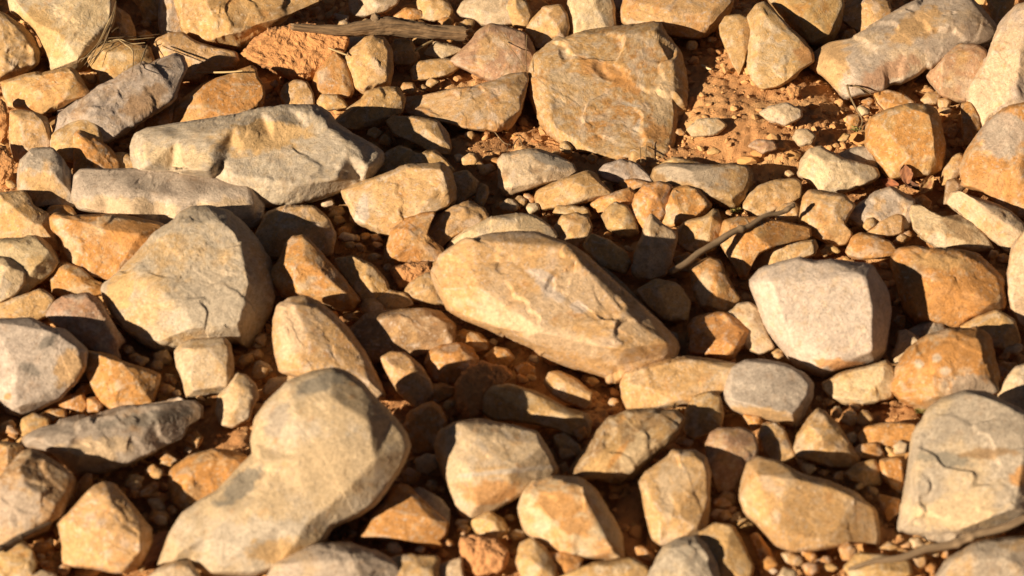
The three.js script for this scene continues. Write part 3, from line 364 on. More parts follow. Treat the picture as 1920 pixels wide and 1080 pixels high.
function buildRock(R) {
  const { label, tone, o } = R, F = R.facets;
  let P = []; for (let i = 0; i < R.outline.length; i += 2) P.push([R.outline[i], R.outline[i + 1]]);
  let area = 0, cx = 0, cy = 0;
  P.forEach((a, i) => { const b = P[(i + 1) % P.length], c = a[0] * b[1] - b[0] * a[1]; area += c; cx += (a[0] + b[0]) * c; cy += (a[1] + b[1]) * c; });
  cx /= 3 * area; cy /= 3 * area; area = Math.abs(area / 2);
  if (o.c) [cx, cy] = o.c;
  const size = Math.sqrt(area);
  // principal axes
  let sxx = 0, syy = 0, sxy = 0; P.forEach(p => { const a = p[0] - cx, b = p[1] - cy; sxx += a * a; syy += b * b; sxy += a * b; });
  const th = 0.5 * Math.atan2(2 * sxy, sxx - syy), ct = Math.cos(th), st = Math.sin(th);
  let hu = 0, hv = 0; P.forEach(p => { const a = p[0] - cx, b = p[1] - cy; hu = Math.max(hu, Math.abs(a * ct + b * st)); hv = Math.max(hv, Math.abs(-a * st + b * ct)); });
  const S = chaikin(P.map(p => { const l = Math.hypot(p[0] - cx, p[1] - cy); const k = 1 + (2.2 + size * 0.016) / l; return [cx + (p[0] - cx) * k, cy + (p[1] - cy) * k]; }), 0.1);
  const Q = S.map(p => { const a = p[0] - cx, b = p[1] - cy; return [(a * ct + b * st) / hu, (-a * st + b * ct) / hv]; });
  const reach = (x, y) => { let best = 9; for (let i = 0; i < Q.length; i++) { const a = Q[i], b = Q[(i + 1) % Q.length], ex = b[0] - a[0], ey = b[1] - a[1], den = x * ey - y * ex; if (Math.abs(den) < 1e-9) continue; const t = (a[0] * ey - a[1] * ex) / den, u = (a[0] * y - a[1] * x) / den; if (t > 0 && u >= -1e-6 && u <= 1 + 1e-6 && t < best) best = t; } return best > 8 ? 0.5 : best; };
  { let last = reach(1, 0), jump = 0; for (let k = 1; k <= 240; k++) { const q = reach(Math.cos(k * 0.02618), Math.sin(k * 0.02618)); jump = Math.max(jump, Math.abs(q - last) / Math.max(q, last)); last = q; } if (jump > 0.16) console.log('star', jump.toFixed(2), label); }
  // facets
  const lift = o.lift ?? size * 0.19, pts = P.map(p => {                        // low where a traced ridge runs close by: a steep side face drops from it
    let near = 1e9; for (let i = 0; i < F.length; i += 3) near = Math.min(near, Math.hypot(F[i] - p[0], F[i + 1] - p[1])); return [p[0], p[1], lift * (o.dl ? rr(0.6, 0.8) : near < size * 0.26 ? rr(0.1, 0.5) : rr(0.85, 1.25))]; });
  const cap = 0.7 * Math.max(0, ...F.filter((_, i) => i % 3 === 2));
  if (F.length) for (let i = 0; i < F.length; i += 3) pts.push([F[i], F[i + 1], (o.dl ? F[i + 2] : Math.min(cap, F[i + 2])) * (o.fh ?? 1.1) + lift]);
  else { const k = 2 + Math.floor(rand() * 2.5); for (let i = 0; i < k; i++) { const f = k > 1 ? (i / (k - 1) - 0.5) * 1.0 : 0, g = rr(-0.3, 0.3); pts.push([cx + ct * hu * f - st * hv * g, cy + st * hu * f + ct * hv * g - 0.1 * hv, lift + Math.min(hv, hu) * rr(0.4, 0.75)]); } }
  const planes = o.dl ? [] : upperPlanes(pts), rnd = size * (o.r ?? 0.004) + 0.3, tri = o.dl && delaunay(pts), rs = size * (o.rs ?? 0.013);
  if (!o.dl) for (let k = 0; k < (o.cut ?? 4); k++) {                          // broken corners: extra fracture planes round the rim
    const a = rr(0, 6.283), ca = Math.cos(a), sa = Math.sin(a), f = rr(0.6, 0.9); let r = 1e9; for (let i = 0; i < S.length; i++) { const p = S[i], q = S[(i + 1) % S.length], ex = q[0] - p[0], ey = q[1] - p[1], den = ca * ey - sa * ex; if (Math.abs(den) < 1e-9) continue; const t = ((p[0] - cx) * ey - (p[1] - cy) * ex) / den, u = ((p[0] - cx) * sa - (p[1] - cy) * ca) / den; if (t > 0 && u >= 0 && u <= 1 && t < r) r = t; }
    if (r > 1e8) continue; r *= f; const x0 = cx + ca * r, y0 = cy + sa * r, z0 = Math.min(...planes.map(p => p[0] * x0 + p[1] * y0 + p[2])), m = rr(0.2, 0.75), w = a + rr(-0.5, 0.5), A = -m * Math.cos(w), B = -m * Math.sin(w); planes.push([A, B, z0 - A * x0 - B * y0]);
  }
  let edge = 0;
  const top = (x, y) => {
    let z; edge = 0;
    if (tri) { z = 2 * tri(x, y); for (let k = 0; k < 6; k++) z += tri(x + rs * Math.cos(k * 1.0472 + 0.3), y + rs * Math.sin(k * 1.0472 + 0.3)); z /= 8; }
    else { let m = 1e9, m2 = 1e9; for (const p of planes) { const v = p[0] * x + p[1] * y + p[2]; if (v < m) { m2 = m; m = v; } else if (v < m2) m2 = v; } let s = 0; for (const p of planes) s += Math.exp(-(p[0] * x + p[1] * y + p[2] - m) / rnd); z = m - rnd * Math.log(s); edge = sstep(1.8, 0.2, m2 - m); }
    for (const d of o.dents || []) { const c = Math.cos(d[4]), q = Math.sin(d[4]), a = x - d[0], b = y - d[1], e = ((a * c + b * q) / d[2]) ** 2 + ((-a * q + b * c) / d[3]) ** 2; if (e < 4) z -= d[5] * sstep(1.7, 0.2, e + 0.5 * fbm(x * 0.04, y * 0.04, 5, 3)); } return z; };
  const roll = Math.min(size * 0.035, hv * 0.15) + 1, back = Math.min(hu, hv) * 1.05, tx = o.T?.[0] ?? 0, ty = o.T?.[1] ?? 0.36;
  const base = o.b ?? Math.max(...P.map(p => p[1]));
  // front: a square grid bent onto the outline
  const step = 2.2, nu = Math.max(8, Math.round(2 * hu / step)), nv = Math.max(8, Math.round(2 * hv / step));
  const V = [], E = [], idx = [], bnd = [];
  for (let j = 0; j <= nv; j++) for (let i = 0; i <= nu; i++) {
    const a = 2 * i / nu - 1, b = 2 * j / nv - 1; let r, f;
    if (Math.abs(a) > Math.abs(b)) { r = Math.abs(a); f = Math.PI / 4 * b / a; if (a < 0) f += Math.PI; } else { r = Math.abs(b); f = b ? Math.PI / 2 - Math.PI / 4 * a / b : 0; if (b < 0) f += Math.PI; }
    const dx = Math.cos(f), dy = Math.sin(f), k = reach(dx, dy) * r, u = k * dx * hu, v = k * dy * hv;
    const x = cx + u * ct - v * st, y = cy + u * st + v * ct, dist = (1 - r) * reach(dx, dy) * Math.hypot(dx * hu, dy * hv) * 0.92;
    const q = clamp(dist / roll), z = top(x, y) - lift * (1 - Math.sqrt(1 - (1 - q) * (1 - q)));
    V.push(x, y, z); E.push(edge);
  }
  const id = (i, j) => j * (nu + 1) + i;
  for (let j = 0; j < nv; j++) for (let i = 0; i < nu; i++) { const a = id(i, j), b = id(i + 1, j), c = id(i + 1, j + 1), d = id(i, j + 1); if ((i < nu / 2) === (j < nv / 2)) idx.push(a, d, b, b, d, c); else idx.push(a, d, c, a, c, b); }
  for (let i = 0; i < nu; i++) bnd.push(id(i, 0)); for (let j = 0; j < nv; j++) bnd.push(id(nu, j)); for (let i = nu; i > 0; i--) bnd.push(id(i, nv)); for (let j = nv; j > 0; j--) bnd.push(id(0, j));
  const nFront = V.length / 3;
  // back: rings closing towards a blunt far side
  const RG = 7; let prev = bnd;
  for (let g = 1; g <= RG; g++) {
    const t = g / RG, sh = 0.97 * Math.cos(t * Math.PI / 2 * 0.985), dz = -back * Math.sin(t * Math.PI / 2); let cur;
    if (g < RG) { cur = []; for (const m of bnd) { cur.push(V.length / 3); V.push(cx + (V[3 * m] - cx) * (0.03 + sh), cy + (V[3 * m + 1] - cy) * (0.03 + sh), V[3 * m + 2] * (1 - t) + dz); } }
    else { cur = bnd.map(() => V.length / 3); V.push(cx, cy, dz); }
    for (let i = 0; i < bnd.length; i++) { const k = (i + 1) % bnd.length; idx.push(prev[i], prev[k], cur[i]); if (g < RG) idx.push(prev[k], cur[k], cur[i]); }
    prev = cur;
  }
  // rough the surface
  const n = V.length / 3, sx = rr(-900, 900), sy = rr(-900, 900), rough = o.rough ?? 1;
  const pos = new Float32Array(n * 3); for (let i = 0; i < n; i++) { pos[3 * i] = V[3 * i] - cx; pos[3 * i + 1] = -(V[3 * i + 1] - cy); pos[3 * i + 2] = V[3 * i + 2] + ty * (V[3 * i + 1] - base) + tx * (V[3 * i] - cx); }
  const g = new THREE.BufferGeometry(); g.setAttribute('position', new THREE.BufferAttribute(pos, 3)); g.setIndex(idx); g.computeVertexNormals();
  const N = g.attributes.normal.array, col = new Float32Array(n * 3);
  const A = PAL[tone[0]], B = PAL[tone[1] || tone[0]], f1 = 1.5 / size, isSoil = tone[0] === 's';
  const hueShift = [rr(1.0, 1.05), 1, rr(0.94, 1.05)], val = rr(0.9, 1.06);
  const disp = new Float32Array(n), beds = [], bed = rr(0, 6.28), grit = rr(-0.5, 0.4); for (let k = 0; k < 4; k++) { const a = bed + (k === 3 ? rr(0.8, 2) : rr(-0.12, 0.12)); beds.push([Math.cos(a), Math.sin(a), size * rr(-0.42, 0.42), rr(-1, 1)]); }
  // fracture cells: every cell is a slightly tilted plane, with small steps where two cells meet
  const cells = [], camp = rr(0.025, 0.115) * Math.min(1.2, rough) * (isSoil ? 0 : o.chip ?? 1); for (let k = 0; k < 22; k++) { const a = rr(0, 6.283), q = Math.sqrt(rand()) * 1.05, u = Math.cos(a) * q * hu, v = Math.sin(a) * q * hv, X = u * ct - v * st, Y = u * st + v * ct, w = [rr(-1, 1), rr(-1, 1), rr(-1, 1)]; cells.push([X, -Y, lift + ty * (Y + cy - base) + rr(-0.15, 0.3) * size, w[0], w[1], w[2], rr(-0.05, 0.05) * size]); }
  for (let i = 0; i < n; i++) {
    const x = pos[3 * i] + sx, y = pos[3 * i + 1] + sy, z = pos[3 * i + 2];
    const big = fbm(x * f1, y * f1, z * f1, 3), mid = fbm(x * 0.045, y * 0.045, z * 0.045, 3), fine = fbm(x * 0.11, y * 0.11, z * 0.11, 2);
    const warp = n3(x * 0.02, y * 0.02, z * 0.02 + 9);
let bd = 1e18, bc = null, b2 = 1e18, bc2 = null; { const wx = pos[3 * i] + size * 0.07 * warp + 1.2 * mid, wy = pos[3 * i + 1] + size * 0.06 * big + 1.2 * mid, wz = pos[3 * i + 2]; for (const c of cells) { const e = (wx - c[0]) ** 2 + (wy - c[1]) ** 2 + (wz - c[2]) ** 2; if (e < bd) { b2 = bd; bc2 = bc; bd = e; bc = c; } else if (e < b2) { b2 = e; bc2 = c; } } }
    const tilt = c => camp * clamp((pos[3 * i] - c[0]) * c[3] + (pos[3 * i + 1] - c[1]) * c[4] + (pos[3 * i + 2] - c[2]) * c[5] * 0.5 + c[6], -0.25 * size, 0.25 * size);
    const bl = sstep(0, 5.5, Math.sqrt(b2) - Math.sqrt(bd)), t1 = tilt(bc), chipz = t1 + (tilt(bc2) - t1) * 0.5 * (1 - bl);
    let ledge = 0; for (const b of beds) ledge += b[3] * sstep(b[2] - 1.2, b[2] + 1.2, pos[3 * i] * b[0] + pos[3 * i + 1] * b[1] + 5 * mid + 9 * big);
    disp[i] = chipz + size * 0.005 * big + rough * (Math.min(0.5, size * 0.008) * mid + Math.min(0.42, (0.12 + 0.3 * sstep(-0.1, 0.6, warp + grit))) * fine / Math.sqrt(rough) - 0.3 * sstep(0.3, 0.7, fbm(x * 0.13, y * 0.13, z * 0.13 + 40, 2))) + Math.min(1.4, size * 0.009) * ledge;
    if (isSoil) disp[i] += 4.5 * fbm(x * 0.035, y * 0.035, z * 0.035, 4) + 1.6 * sstep(0.25, 0.6, n3(x * 0.08, y * 0.08, z * 0.08)) + 0.9 * sstep(0.3, 0.6, n3(x * 0.19, y * 0.19, z * 0.19));
    // colour of the stone itself: patches, grain, pale flecks, veins
    let c = mix3(A, B, sstep(-0.05, 0.5, fbm(x * f1 * 1.1 + 31, y * f1 * 1.1, z * f1, 4)) * 0.75);
    if (!isSoil) {
      if (o.mottle) { c = mix3(c, PAL.c, o.mottle * sstep(-0.05, 0.3, fbm(x * 0.055, y * 0.055, z * 0.055 + 60, 4))); c = mix3(c, PAL.b, 0.6 * o.mottle * sstep(0.12, 0.5, fbm(x * 0.09 + 5, y * 0.09, z * 0.09, 3))); }
      c = mix3(c, PAL.o, 0.5 * sstep(0.3, 0.7, fbm(x * 0.02 + 11, y * 0.02, z * 0.02, 3)) * (tone[0] === 'g' || tone[0] === 'w' ? 0.25 : 1));
      c = mix3(c, PAL.w, 0.75 * sstep(0.34, 0.62, fbm(x * 0.085 + 77, y * 0.085, z * 0.085, 3)));
      if (i < nFront && E[i]) c = mix3(c, PAL.w, 0.5 * E[i] * sstep(-0.1, 0.5, n3(x * 0.03, y * 0.03, z * 0.03 + 20)));
      c = mix3(c, tone[0] === 'g' ? PAL.w : PAL.c, 0.5 * sstep(0.05, 0.6, fbm(x * 0.033 + 17, y * 0.033, z * 0.033, 4)));
      const vein = Math.abs(fbm(x * 0.016 - 40, y * 0.016, z * 0.016, 3)); c = mix3(c, PAL.w, 0.45 * sstep(0.03, 0.0, vein) * sstep(-0.1, 0.4, warp));
      c = mix3(c, PAL.b, 0.40 * sstep(0.3, 0.75, fbm(x * 0.05 - 90, y * 0.05, z * 0.05, 3)));
    }
    if (i < nFront) for (const s of o.spots || []) { const k = Math.cos(s[4]), q = Math.sin(s[4]), a = V[3 * i] - s[0], b = V[3 * i + 1] - s[1], e = Math.sqrt(((a * k + b * q) / s[2]) ** 2 + ((-a * q + b * k) / s[3]) ** 2) + 0.55 * fbm(x * 0.035, y * 0.035, z * 0.035 + 3, 4); if (e < 1.2) c = mix3(c, PAL[s[5]], sstep(1.15, 0.7, e) * 0.82); }
    const gr = val * (1 + 0.16 * mid + 0.22 * fine);
    for (let m = 0; m < 3; m++) col[3 * i + m] = clamp(c[m] * gr * hueShift[m], 0.01, 0.85);
  }
  for (let i = 0; i < n; i++) for (let m = 0; m < 3; m++) pos[3 * i + m] += N[3 * i + m] * disp[i];
  // stand it on the ground at its base and lean it against what is behind
  let d0 = groundDepth(base, level(cx, base)) - unit(3) * (lift * 0.3 - (o.sink ?? 0));
  const s0 = unit(d0);
  const zz = i => pos[3 * i + 2];
  const over = [];
  for (let i = 0; i < nFront; i++) { const px = cx + pos[3 * i], py = cy - pos[3 * i + 1]; if (px < 0 || px >= W || py < 0 || py >= H) continue; over.push((d0 - zz(i) * s0 - zAt(px, py)) / s0); }
  over.sort((a, b) => a - b);
  const push = over.length ? clamp(over[Math.floor(over.length * 0.93)] + 1.5, 0, o.max ?? 110) : 0;
  if (o.maxPush && push > o.maxPush) return 0;
  if (push > 60) console.log('push', push.toFixed(0), label);
  d0 -= push * s0;
  const s = unit(d0), O = at(cx, cy, d0);
  const out = new Float32Array(n * 3), w = new THREE.Vector3();
  let low = 1e9;
  for (let i = 0; i < n; i++) {
    const z = zz(i);
    w.copy(at(cx + pos[3 * i], cy - pos[3 * i + 1], d0 - z * s));
    out[3 * i] = w.x; out[3 * i + 1] = w.y; out[3 * i + 2] = w.z; low = Math.min(low, w.y);
    if (i < nFront) { const px = cx + pos[3 * i], py = cy - pos[3 * i + 1], d = d0 - z * s; if (px >= 0 && px < W && py >= 0 && py < H) { const k = Math.floor(py / ZC) * ZW + Math.floor(px / ZC); if (d < zbuf[k]) zbuf[k] = d; } }
  }
  const bx = O.x, bz = O.z;
  for (let i = 0; i < n; i++) { out[3 * i] -= bx; out[3 * i + 1] -= low; out[3 * i + 2] -= bz; }
  g.setAttribute('position', new THREE.BufferAttribute(out, 3)); g.computeVertexNormals();
  const solid = boxMapped(out, g.attributes.normal.array, col, idx);
  const kind = isSoil ? 'soil_lump' : size > 110 ? 'boulder' : size > 52 ? 'rock' : size > 26 ? 'stone' : 'pebble';
  const m = new THREE.Mesh(solid, isSoil ? soilMat : stoneMat); m.name = numbered(o.name || kind); m.position.set(bx, low, bz);
  tag(m, label, isSoil ? 'soil lump' : o.name ? 'stone chip' : kind, o.group || (isSoil ? 'lumps of orange soil' : 'limestone rubble on the soil'));
  scene.add(shade(m));
  if (!isSoil && size > 30 && size < 110) PROTOS.push(m);
  return n;
}
ROCKS.forEach(R => { R.base = R.o.b ?? Math.max(...R.outline.filter((_, i) => i % 2)); });
ROCKS.sort((a, b) => a.base - b.base);
let vertices = 0; for (const R of ROCKS) vertices += buildRock(R);
// angular chips lying in the gaps that are left
{
  const seen = new Set(), REFS = ROCKS.filter(R => R.label.split(' ').length <= 10).map(R => { const X = R.outline.filter((_, i) => i % 2 === 0), Y = R.outline.filter((_, i) => i % 2); const a = Math.min(...X), b = Math.max(...X), c = Math.min(...Y), d = Math.max(...Y); return { label: R.label, x: (a + b) / 2, y: (c + d) / 2, r: Math.min(b - a, d - c) / 2 }; });
  let made = 0; for (let tries = 0; tries < 24000 && made < 230; tries++) {
    const x = rr(10, W - 10), y = rr(20, H - 5), r = rr(7, 19), d = groundDepth(y); let free = true;
    for (let k = 0; k < 8 && free; k++) { const a = k * 0.785, qx = x + Math.cos(a) * r * 0.75, qy = y - r * 0.4 + Math.sin(a) * r * 0.6; if (Math.abs(zAt(qx, qy) - groundDepth(qy)) > 0.016) free = false; }
    const g = at(x, y, d); if (!free || (openSoil(g.x, g.z) > 0.3 && rand() < 0.97)) continue;
    const n = 5 + Math.floor(rand() * 3), o = rr(0, 6.28), ol = [], sq = rr(0.55, 0.85), tw = rr(-0.5, 0.5);
    for (let k = 0; k < n; k++) { const a = o + (k + rr(-0.3, 0.3)) / n * 6.283, q = r * rr(0.7, 1.2), u = Math.cos(a) * q, v = Math.sin(a) * q * sq; ol.push(x + u * Math.cos(tw) - v * Math.sin(tw), y - r * 0.4 + u * Math.sin(tw) + v * Math.cos(tw)); }
    {
      const tn = ['t', 'o', 'ot', 'c', 'to', 'tb', 'ob'][Math.floor(rand() * 7)]; let best = 1e9, ref = null; for (const R of REFS) { const e = Math.hypot(R.x - x, R.y - y) - R.r * 0.7; if (e < best) { best = e; ref = R; } }
      const dx = x - ref.x, dy = y - ref.y, side = Math.abs(dx) > Math.abs(dy) ? (dx < 0 ? 'left of' : 'right of') : (dy < 0 ? 'above' : 'below'), base = ({ t: 'tan', o: 'orange', c: 'cream' })[tn[0]] + ' chip ' + side + ' the ' + ref.label;
      const lab = ['small ', 'little ', 'tiny ', 'loose ', 'minor ', 'lesser ', 'petite '].map((q, i) => (r > 15 ? ['larger ', 'broad ', 'stout ', 'loose ', 'bigger ', 'thick ', 'chunky '][i] : q) + base).find(q => !seen.has(q)) || 'another ' + base; seen.add(lab);
      const v = buildRock({ label: lab, tone: tn, outline: ol, facets: [], o: { name: 'stone_chip', group: 'loose chips in the gaps', cut: 3, maxPush: 14 } }); vertices += v; if (v) made++; }
  }
  console.log('chips', made);
}
console.log('rocks', ROCKS.length, 'vertices', vertices);

// ---------- the soil, one sheet: fine where the picture looks, coarse out to the horizon ----------
const HASH = (x, z) => { const s = Math.sin(x * 127.1 + z * 311.7) * 43758.5453; return s - Math.floor(s); };
function soilHeight(x, z) {
  let h = 0.010 * fbm(x * 3, 1, z * 3, 3) + 0.0045 * fbm(x * 18, 2, z * 18, 3);
  h += 0.0045 * sstep(0.1, 0.55, n3(x * 55, 3, z * 55)) * sstep(-0.4, 0.4, n3(x * 6, 8, z * 6)) + 0.0028 * sstep(0.1, 0.5, n3(x * 120, 4, z * 120)) + 0.0012 * n3(x * 220, 4, z * 220);
  return h - 0.006 - 0.012 * (1 - openSoil(x, z)) + RAISE;
}
{
  const axis = (a, b, st, far) => { const v = []; for (let x = a; x <= b; x += st) v.push(x); let k = st, x = b; while (x < far) { k *= 1.28; x += k; v.push(x); } k = st; x = a; while (x > -far) { k *= 1.28; x -= k; v.unshift(x); } return v; };
  const X = axis(-1.0, 1.0, 0.0042, 120), Z = axis(-0.95, 0.65, 0.0042, 120), nx = X.length, nz = Z.length;
  const p = new Float32Array(nx * nz * 3), c = new Float32Array(nx * nz * 3), uv = new Float32Array(nx * nz * 2), ix = [];
  for (let j = 0; j < nz; j++) for (let i = 0; i < nx; i++) {
    const k = j * nx + i, x = X[i], z = Z[j], near = Math.abs(x) < 4 && Math.abs(z) < 4;
    p[3 * k] = x; p[3 * k + 2] = z; p[3 * k + 1] = near ? soilHeight(x, z) : 0.3 * (fbm(x * 0.05, 0, z * 0.05, 3) - 0.1) * sstep(4, 30, Math.hypot(x, z)) - 0.006;
    const t = fbm(x * 9, 5, z * 9, 4), f = fbm(x * 70, 6, z * 70, 2);
    let q = mix3(PAL.s, [0.56, 0.33, 0.15], sstep(-0.1, 0.6, t)); q = mix3(q, [0.36, 0.17, 0.07], 0.6 * sstep(0.1, 0.6, -t + 0.3 * f));
    const v = 1 + 0.22 * f + 0.10 * (rand() - 0.5); for (let m = 0; m < 3; m++) c[3 * k + m] = q[m] * v;
    uv[2 * k] = x * 14; uv[2 * k + 1] = z * 14;
    if (i < nx - 1 && j < nz - 1) ix.push(k, k + nx, k + 1, k + 1, k + nx, k + nx + 1);
  }
  const g = new THREE.BufferGeometry(); g.setAttribute('position', new THREE.BufferAttribute(p, 3)); g.setAttribute('color', new THREE.BufferAttribute(c, 3)); g.setAttribute('uv', new THREE.BufferAttribute(uv, 2)); g.setIndex(ix); g.computeVertexNormals();
  const m = new THREE.Mesh(g, soilMat); m.name = 'ground'; tag(m, 'dry reddish orange soil between the stones', null, null, 'structure'); scene.add(shade(m));
}
// lumpy little solids for crumbs and gravel
function lump(seedv, flat, det) {
  const g0 = new THREE.IcosahedronGeometry(1, det), p = g0.attributes.position;
  for (let i = 0; i < p.count; i++) { const x = p.getX(i), y = p.getY(i), z = p.getZ(i); let r = 1 + 0.30 * n3(x * 1.1 + seedv, y * 1.1, z * 1.1) + 0.14 * n3(x * 2.7, y * 2.7 + seedv, z * 2.7); for (let k = 0; k < 9; k++) { const a = HASH(seedv + k, 1) * 6.28, b = HASH(seedv + k, 2) * 2 - 1, cc = Math.sqrt(1 - b * b), d = x * cc * Math.cos(a) + y * b + z * cc * Math.sin(a); if (d * r > 0.55) r = 0.55 / d; } p.setXYZ(i, x * r, y * r * flat, z * r); }
  g0.computeVertexNormals(); return g0;
}
function scatter(name, label, category, count, mat, geo, spot, sizes, cols, sink, avoid = 0) {
  const im = new THREE.InstancedMesh(geo, mat, count), M = new THREE.Matrix4(), q = new THREE.Quaternion(), e = new THREE.Euler(), C = new THREE.Color();
  for (let i = 0; i < count; i++) {
    const s = sizes(); let x, z; do [x, z] = spot(); while (avoid && rand() < avoid * openSoil(x, z)); e.set(rr(-0.5, 0.5), rr(0, 6.28), rr(-0.5, 0.5)); q.setFromEuler(e);
    M.compose(new THREE.Vector3(x, soilHeight(x, z) + s * sink, z), q, new THREE.Vector3(s * rr(0.8, 1.35), s * rr(0.7, 1.1), s * rr(0.8, 1.2))); im.setMatrixAt(i, M);
    const c = cols(), v = rr(0.8, 1.15); C.setRGB(c[0] * v, c[1] * v, c[2] * v); im.setColorAt(i, C);
  }
  im.name = name; tag(im, label, category, null, 'stuff'); scene.add(shade(im)); return im;
}
const crumbMat = new THREE.MeshStandardMaterial({ roughness: 1 }), gravelMat = new THREE.MeshPhysicalMaterial({ roughness: 0.85, specularIntensity: 0.4 });
const inView = () => [rr(-0.98, 0.98), rr(-0.95, 0.62)];
scatter('soil_crumbs', 'loose crumbs of orange soil scattered between the stones', 'soil crumbs', 26000, crumbMat, lump(4.2, 0.75, 1), inView, () => 0.0014 + 0.008 * Math.pow(rand(), 4), () => mix3(PAL.s, [0.58, 0.34, 0.15], rand()), 0.3, 0.4);
scatter('gravel', 'fine tan gravel lying in the gaps between the stones', 'gravel', 3600, gravelMat, lump(8.9, 0.7, 1), inView, () => 0.003 + 0.021 * Math.pow(rand(), 2.6), () => mix3(mix3(PAL.s, PAL.o, rand()), PAL.t, rand()), 0.1, 0.97);
// ---------- wood, twigs, grass, leaves ----------
function stemGeometry(path, radii, seg, ring, ridg, colA, colB, end = 0.0) {
  const curve = new THREE.CatmullRomCurve3(path, false, 'centripetal'), fr = curve.computeFrenetFrames(seg, false), pos = [], col = [], uv = [], ix = [], o = rr(-50, 50);
  for (let i = 0; i <= seg; i++) {
    const t = i / seg, c = curve.getPoint(t), f = t * (radii.length - 1), a = Math.floor(f), r0 = radii[a] + (radii[Math.min(a + 1, radii.length - 1)] - radii[a]) * (f - a);
    for (let j = 0; j <= ring; j++) {
      const u = j / ring * Math.PI * 2, cu = Math.cos(u), su = Math.sin(u);
      const k = fbm(cu * 1.6 + o, su * 1.6, t * 6, 4), fib = n3(cu * 7 + o, su * 7, t * 3), node = sstep(0.55, 0.8, n3(t * 9 + o, 3, o)), r = r0 * (1 + ridg * (0.5 * k + 0.35 * fib) + (seg > 100 ? 0 : 0.35) * node);
      const n = fr.normals[i].clone().multiplyScalar(cu).addScaledVector(fr.binormals[i], su), v = c.clone().addScaledVector(n, r);
      if (end && (i === seg || i === 0)) v.addScaledVector(fr.tangents[i], end * r0 * n3(cu * 2, su * 2, o));
      pos.push(v.x, v.y, v.z); uv.push(t * 8, j / ring);
      const q = mix3(colA, colB, clamp(0.5 + 0.6 * k + 0.35 * fib)), w = 1 + 0.18 * (rand() - 0.5); col.push(q[0] * w, q[1] * w, q[2] * w);
    }
  }
  for (let i = 0; i < seg; i++) for (let j = 0; j < ring; j++) { const a = i * (ring + 1) + j; ix.push(a, a + 1, a + ring + 1, a + 1, a + ring + 2, a + ring + 1); }
  for (const e of [0, seg]) { const c = curve.getPoint(e / seg), m = pos.length / 3; pos.push(c.x, c.y, c.z); uv.push(0, 0); col.push(...mix3(colA, colB, 0.6)); for (let j = 0; j < ring; j++) { const a = e * (ring + 1) + j; e ? ix.push(m, a, a + 1) : ix.push(m, a + 1, a); } }
  const g = new THREE.BufferGeometry(); g.setAttribute('position', new THREE.Float32BufferAttribute(pos, 3)); g.setAttribute('color', new THREE.Float32BufferAttribute(col, 3)); g.setAttribute('uv', new THREE.Float32BufferAttribute(uv, 2)); g.setIndex(ix); g.computeVertexNormals(); return g;
}
const woodMat = new THREE.MeshStandardMaterial({ vertexColors: true, roughness: 0.9, side: THREE.DoubleSide });
const strawMat = new THREE.MeshStandardMaterial({ vertexColors: true, roughness: 0.85, side: THREE.DoubleSide });
const leafMat = new THREE.MeshPhysicalMaterial({ vertexColors: true, roughness: 0.9, side: THREE.DoubleSide });
// a straight run of picture points, laid on whatever stones are under it
function laid(points, radius, extra = 0) {
  const n = points.length, a = points[0], b = points[n - 1], d = p => { let m = 9; for (let i = -2; i <= 2; i++) for (let j = -2; j <= 2; j++) m = Math.min(m, zAt(p[0] + i * 2, p[1] + j * 2)); return m; };
  const L = []; let tot = 0; points.forEach((p, i) => { if (i) tot += Math.hypot(p[0] - points[i - 1][0], p[1] - points[i - 1][1]); L.push(tot); });
  const dz = (x, y) => d([clamp(x, 4, W - 5), clamp(y, 4, H - 5)]);
  const da = dz(...a), db = dz(...b); let over = 0;
  for (let i = 0; i < n - 1; i++) for (let k = 0; k <= 12; k++) { const t = k / 12, x = points[i][0] + (points[i + 1][0] - points[i][0]) * t, y = points[i][1] + (points[i + 1][1] - points[i][1]) * t, f = (L[i] + (L[i + 1] - L[i]) * t) / tot; over = Math.max(over, da + (db - da) * f - dz(x, y)); }
  return points.map((p, i) => at(p[0], p[1], da + (db - da) * L[i] / tot - over - radius * unit(3) - (p[2] || 0) * unit(3) - extra));
}
function single(name, label, category, g, mat, group) { g.computeBoundingBox(); const b = g.boundingBox, c = [(b.min.x + b.max.x) / 2, b.min.y, (b.min.z + b.max.z) / 2]; g.translate(-c[0], -c[1], -c[2]); const m = new THREE.Mesh(g, mat); m.name = numbered(name); m.position.set(...c); tag(m, label, category, group); scene.add(shade(m)); return m; }
const px = unit(3.1), GW = [0.30, 0.21, 0.13], DW = [0.13, 0.085, 0.05], ST = [0.50, 0.37, 0.19], SD = [0.26, 0.18, 0.09];
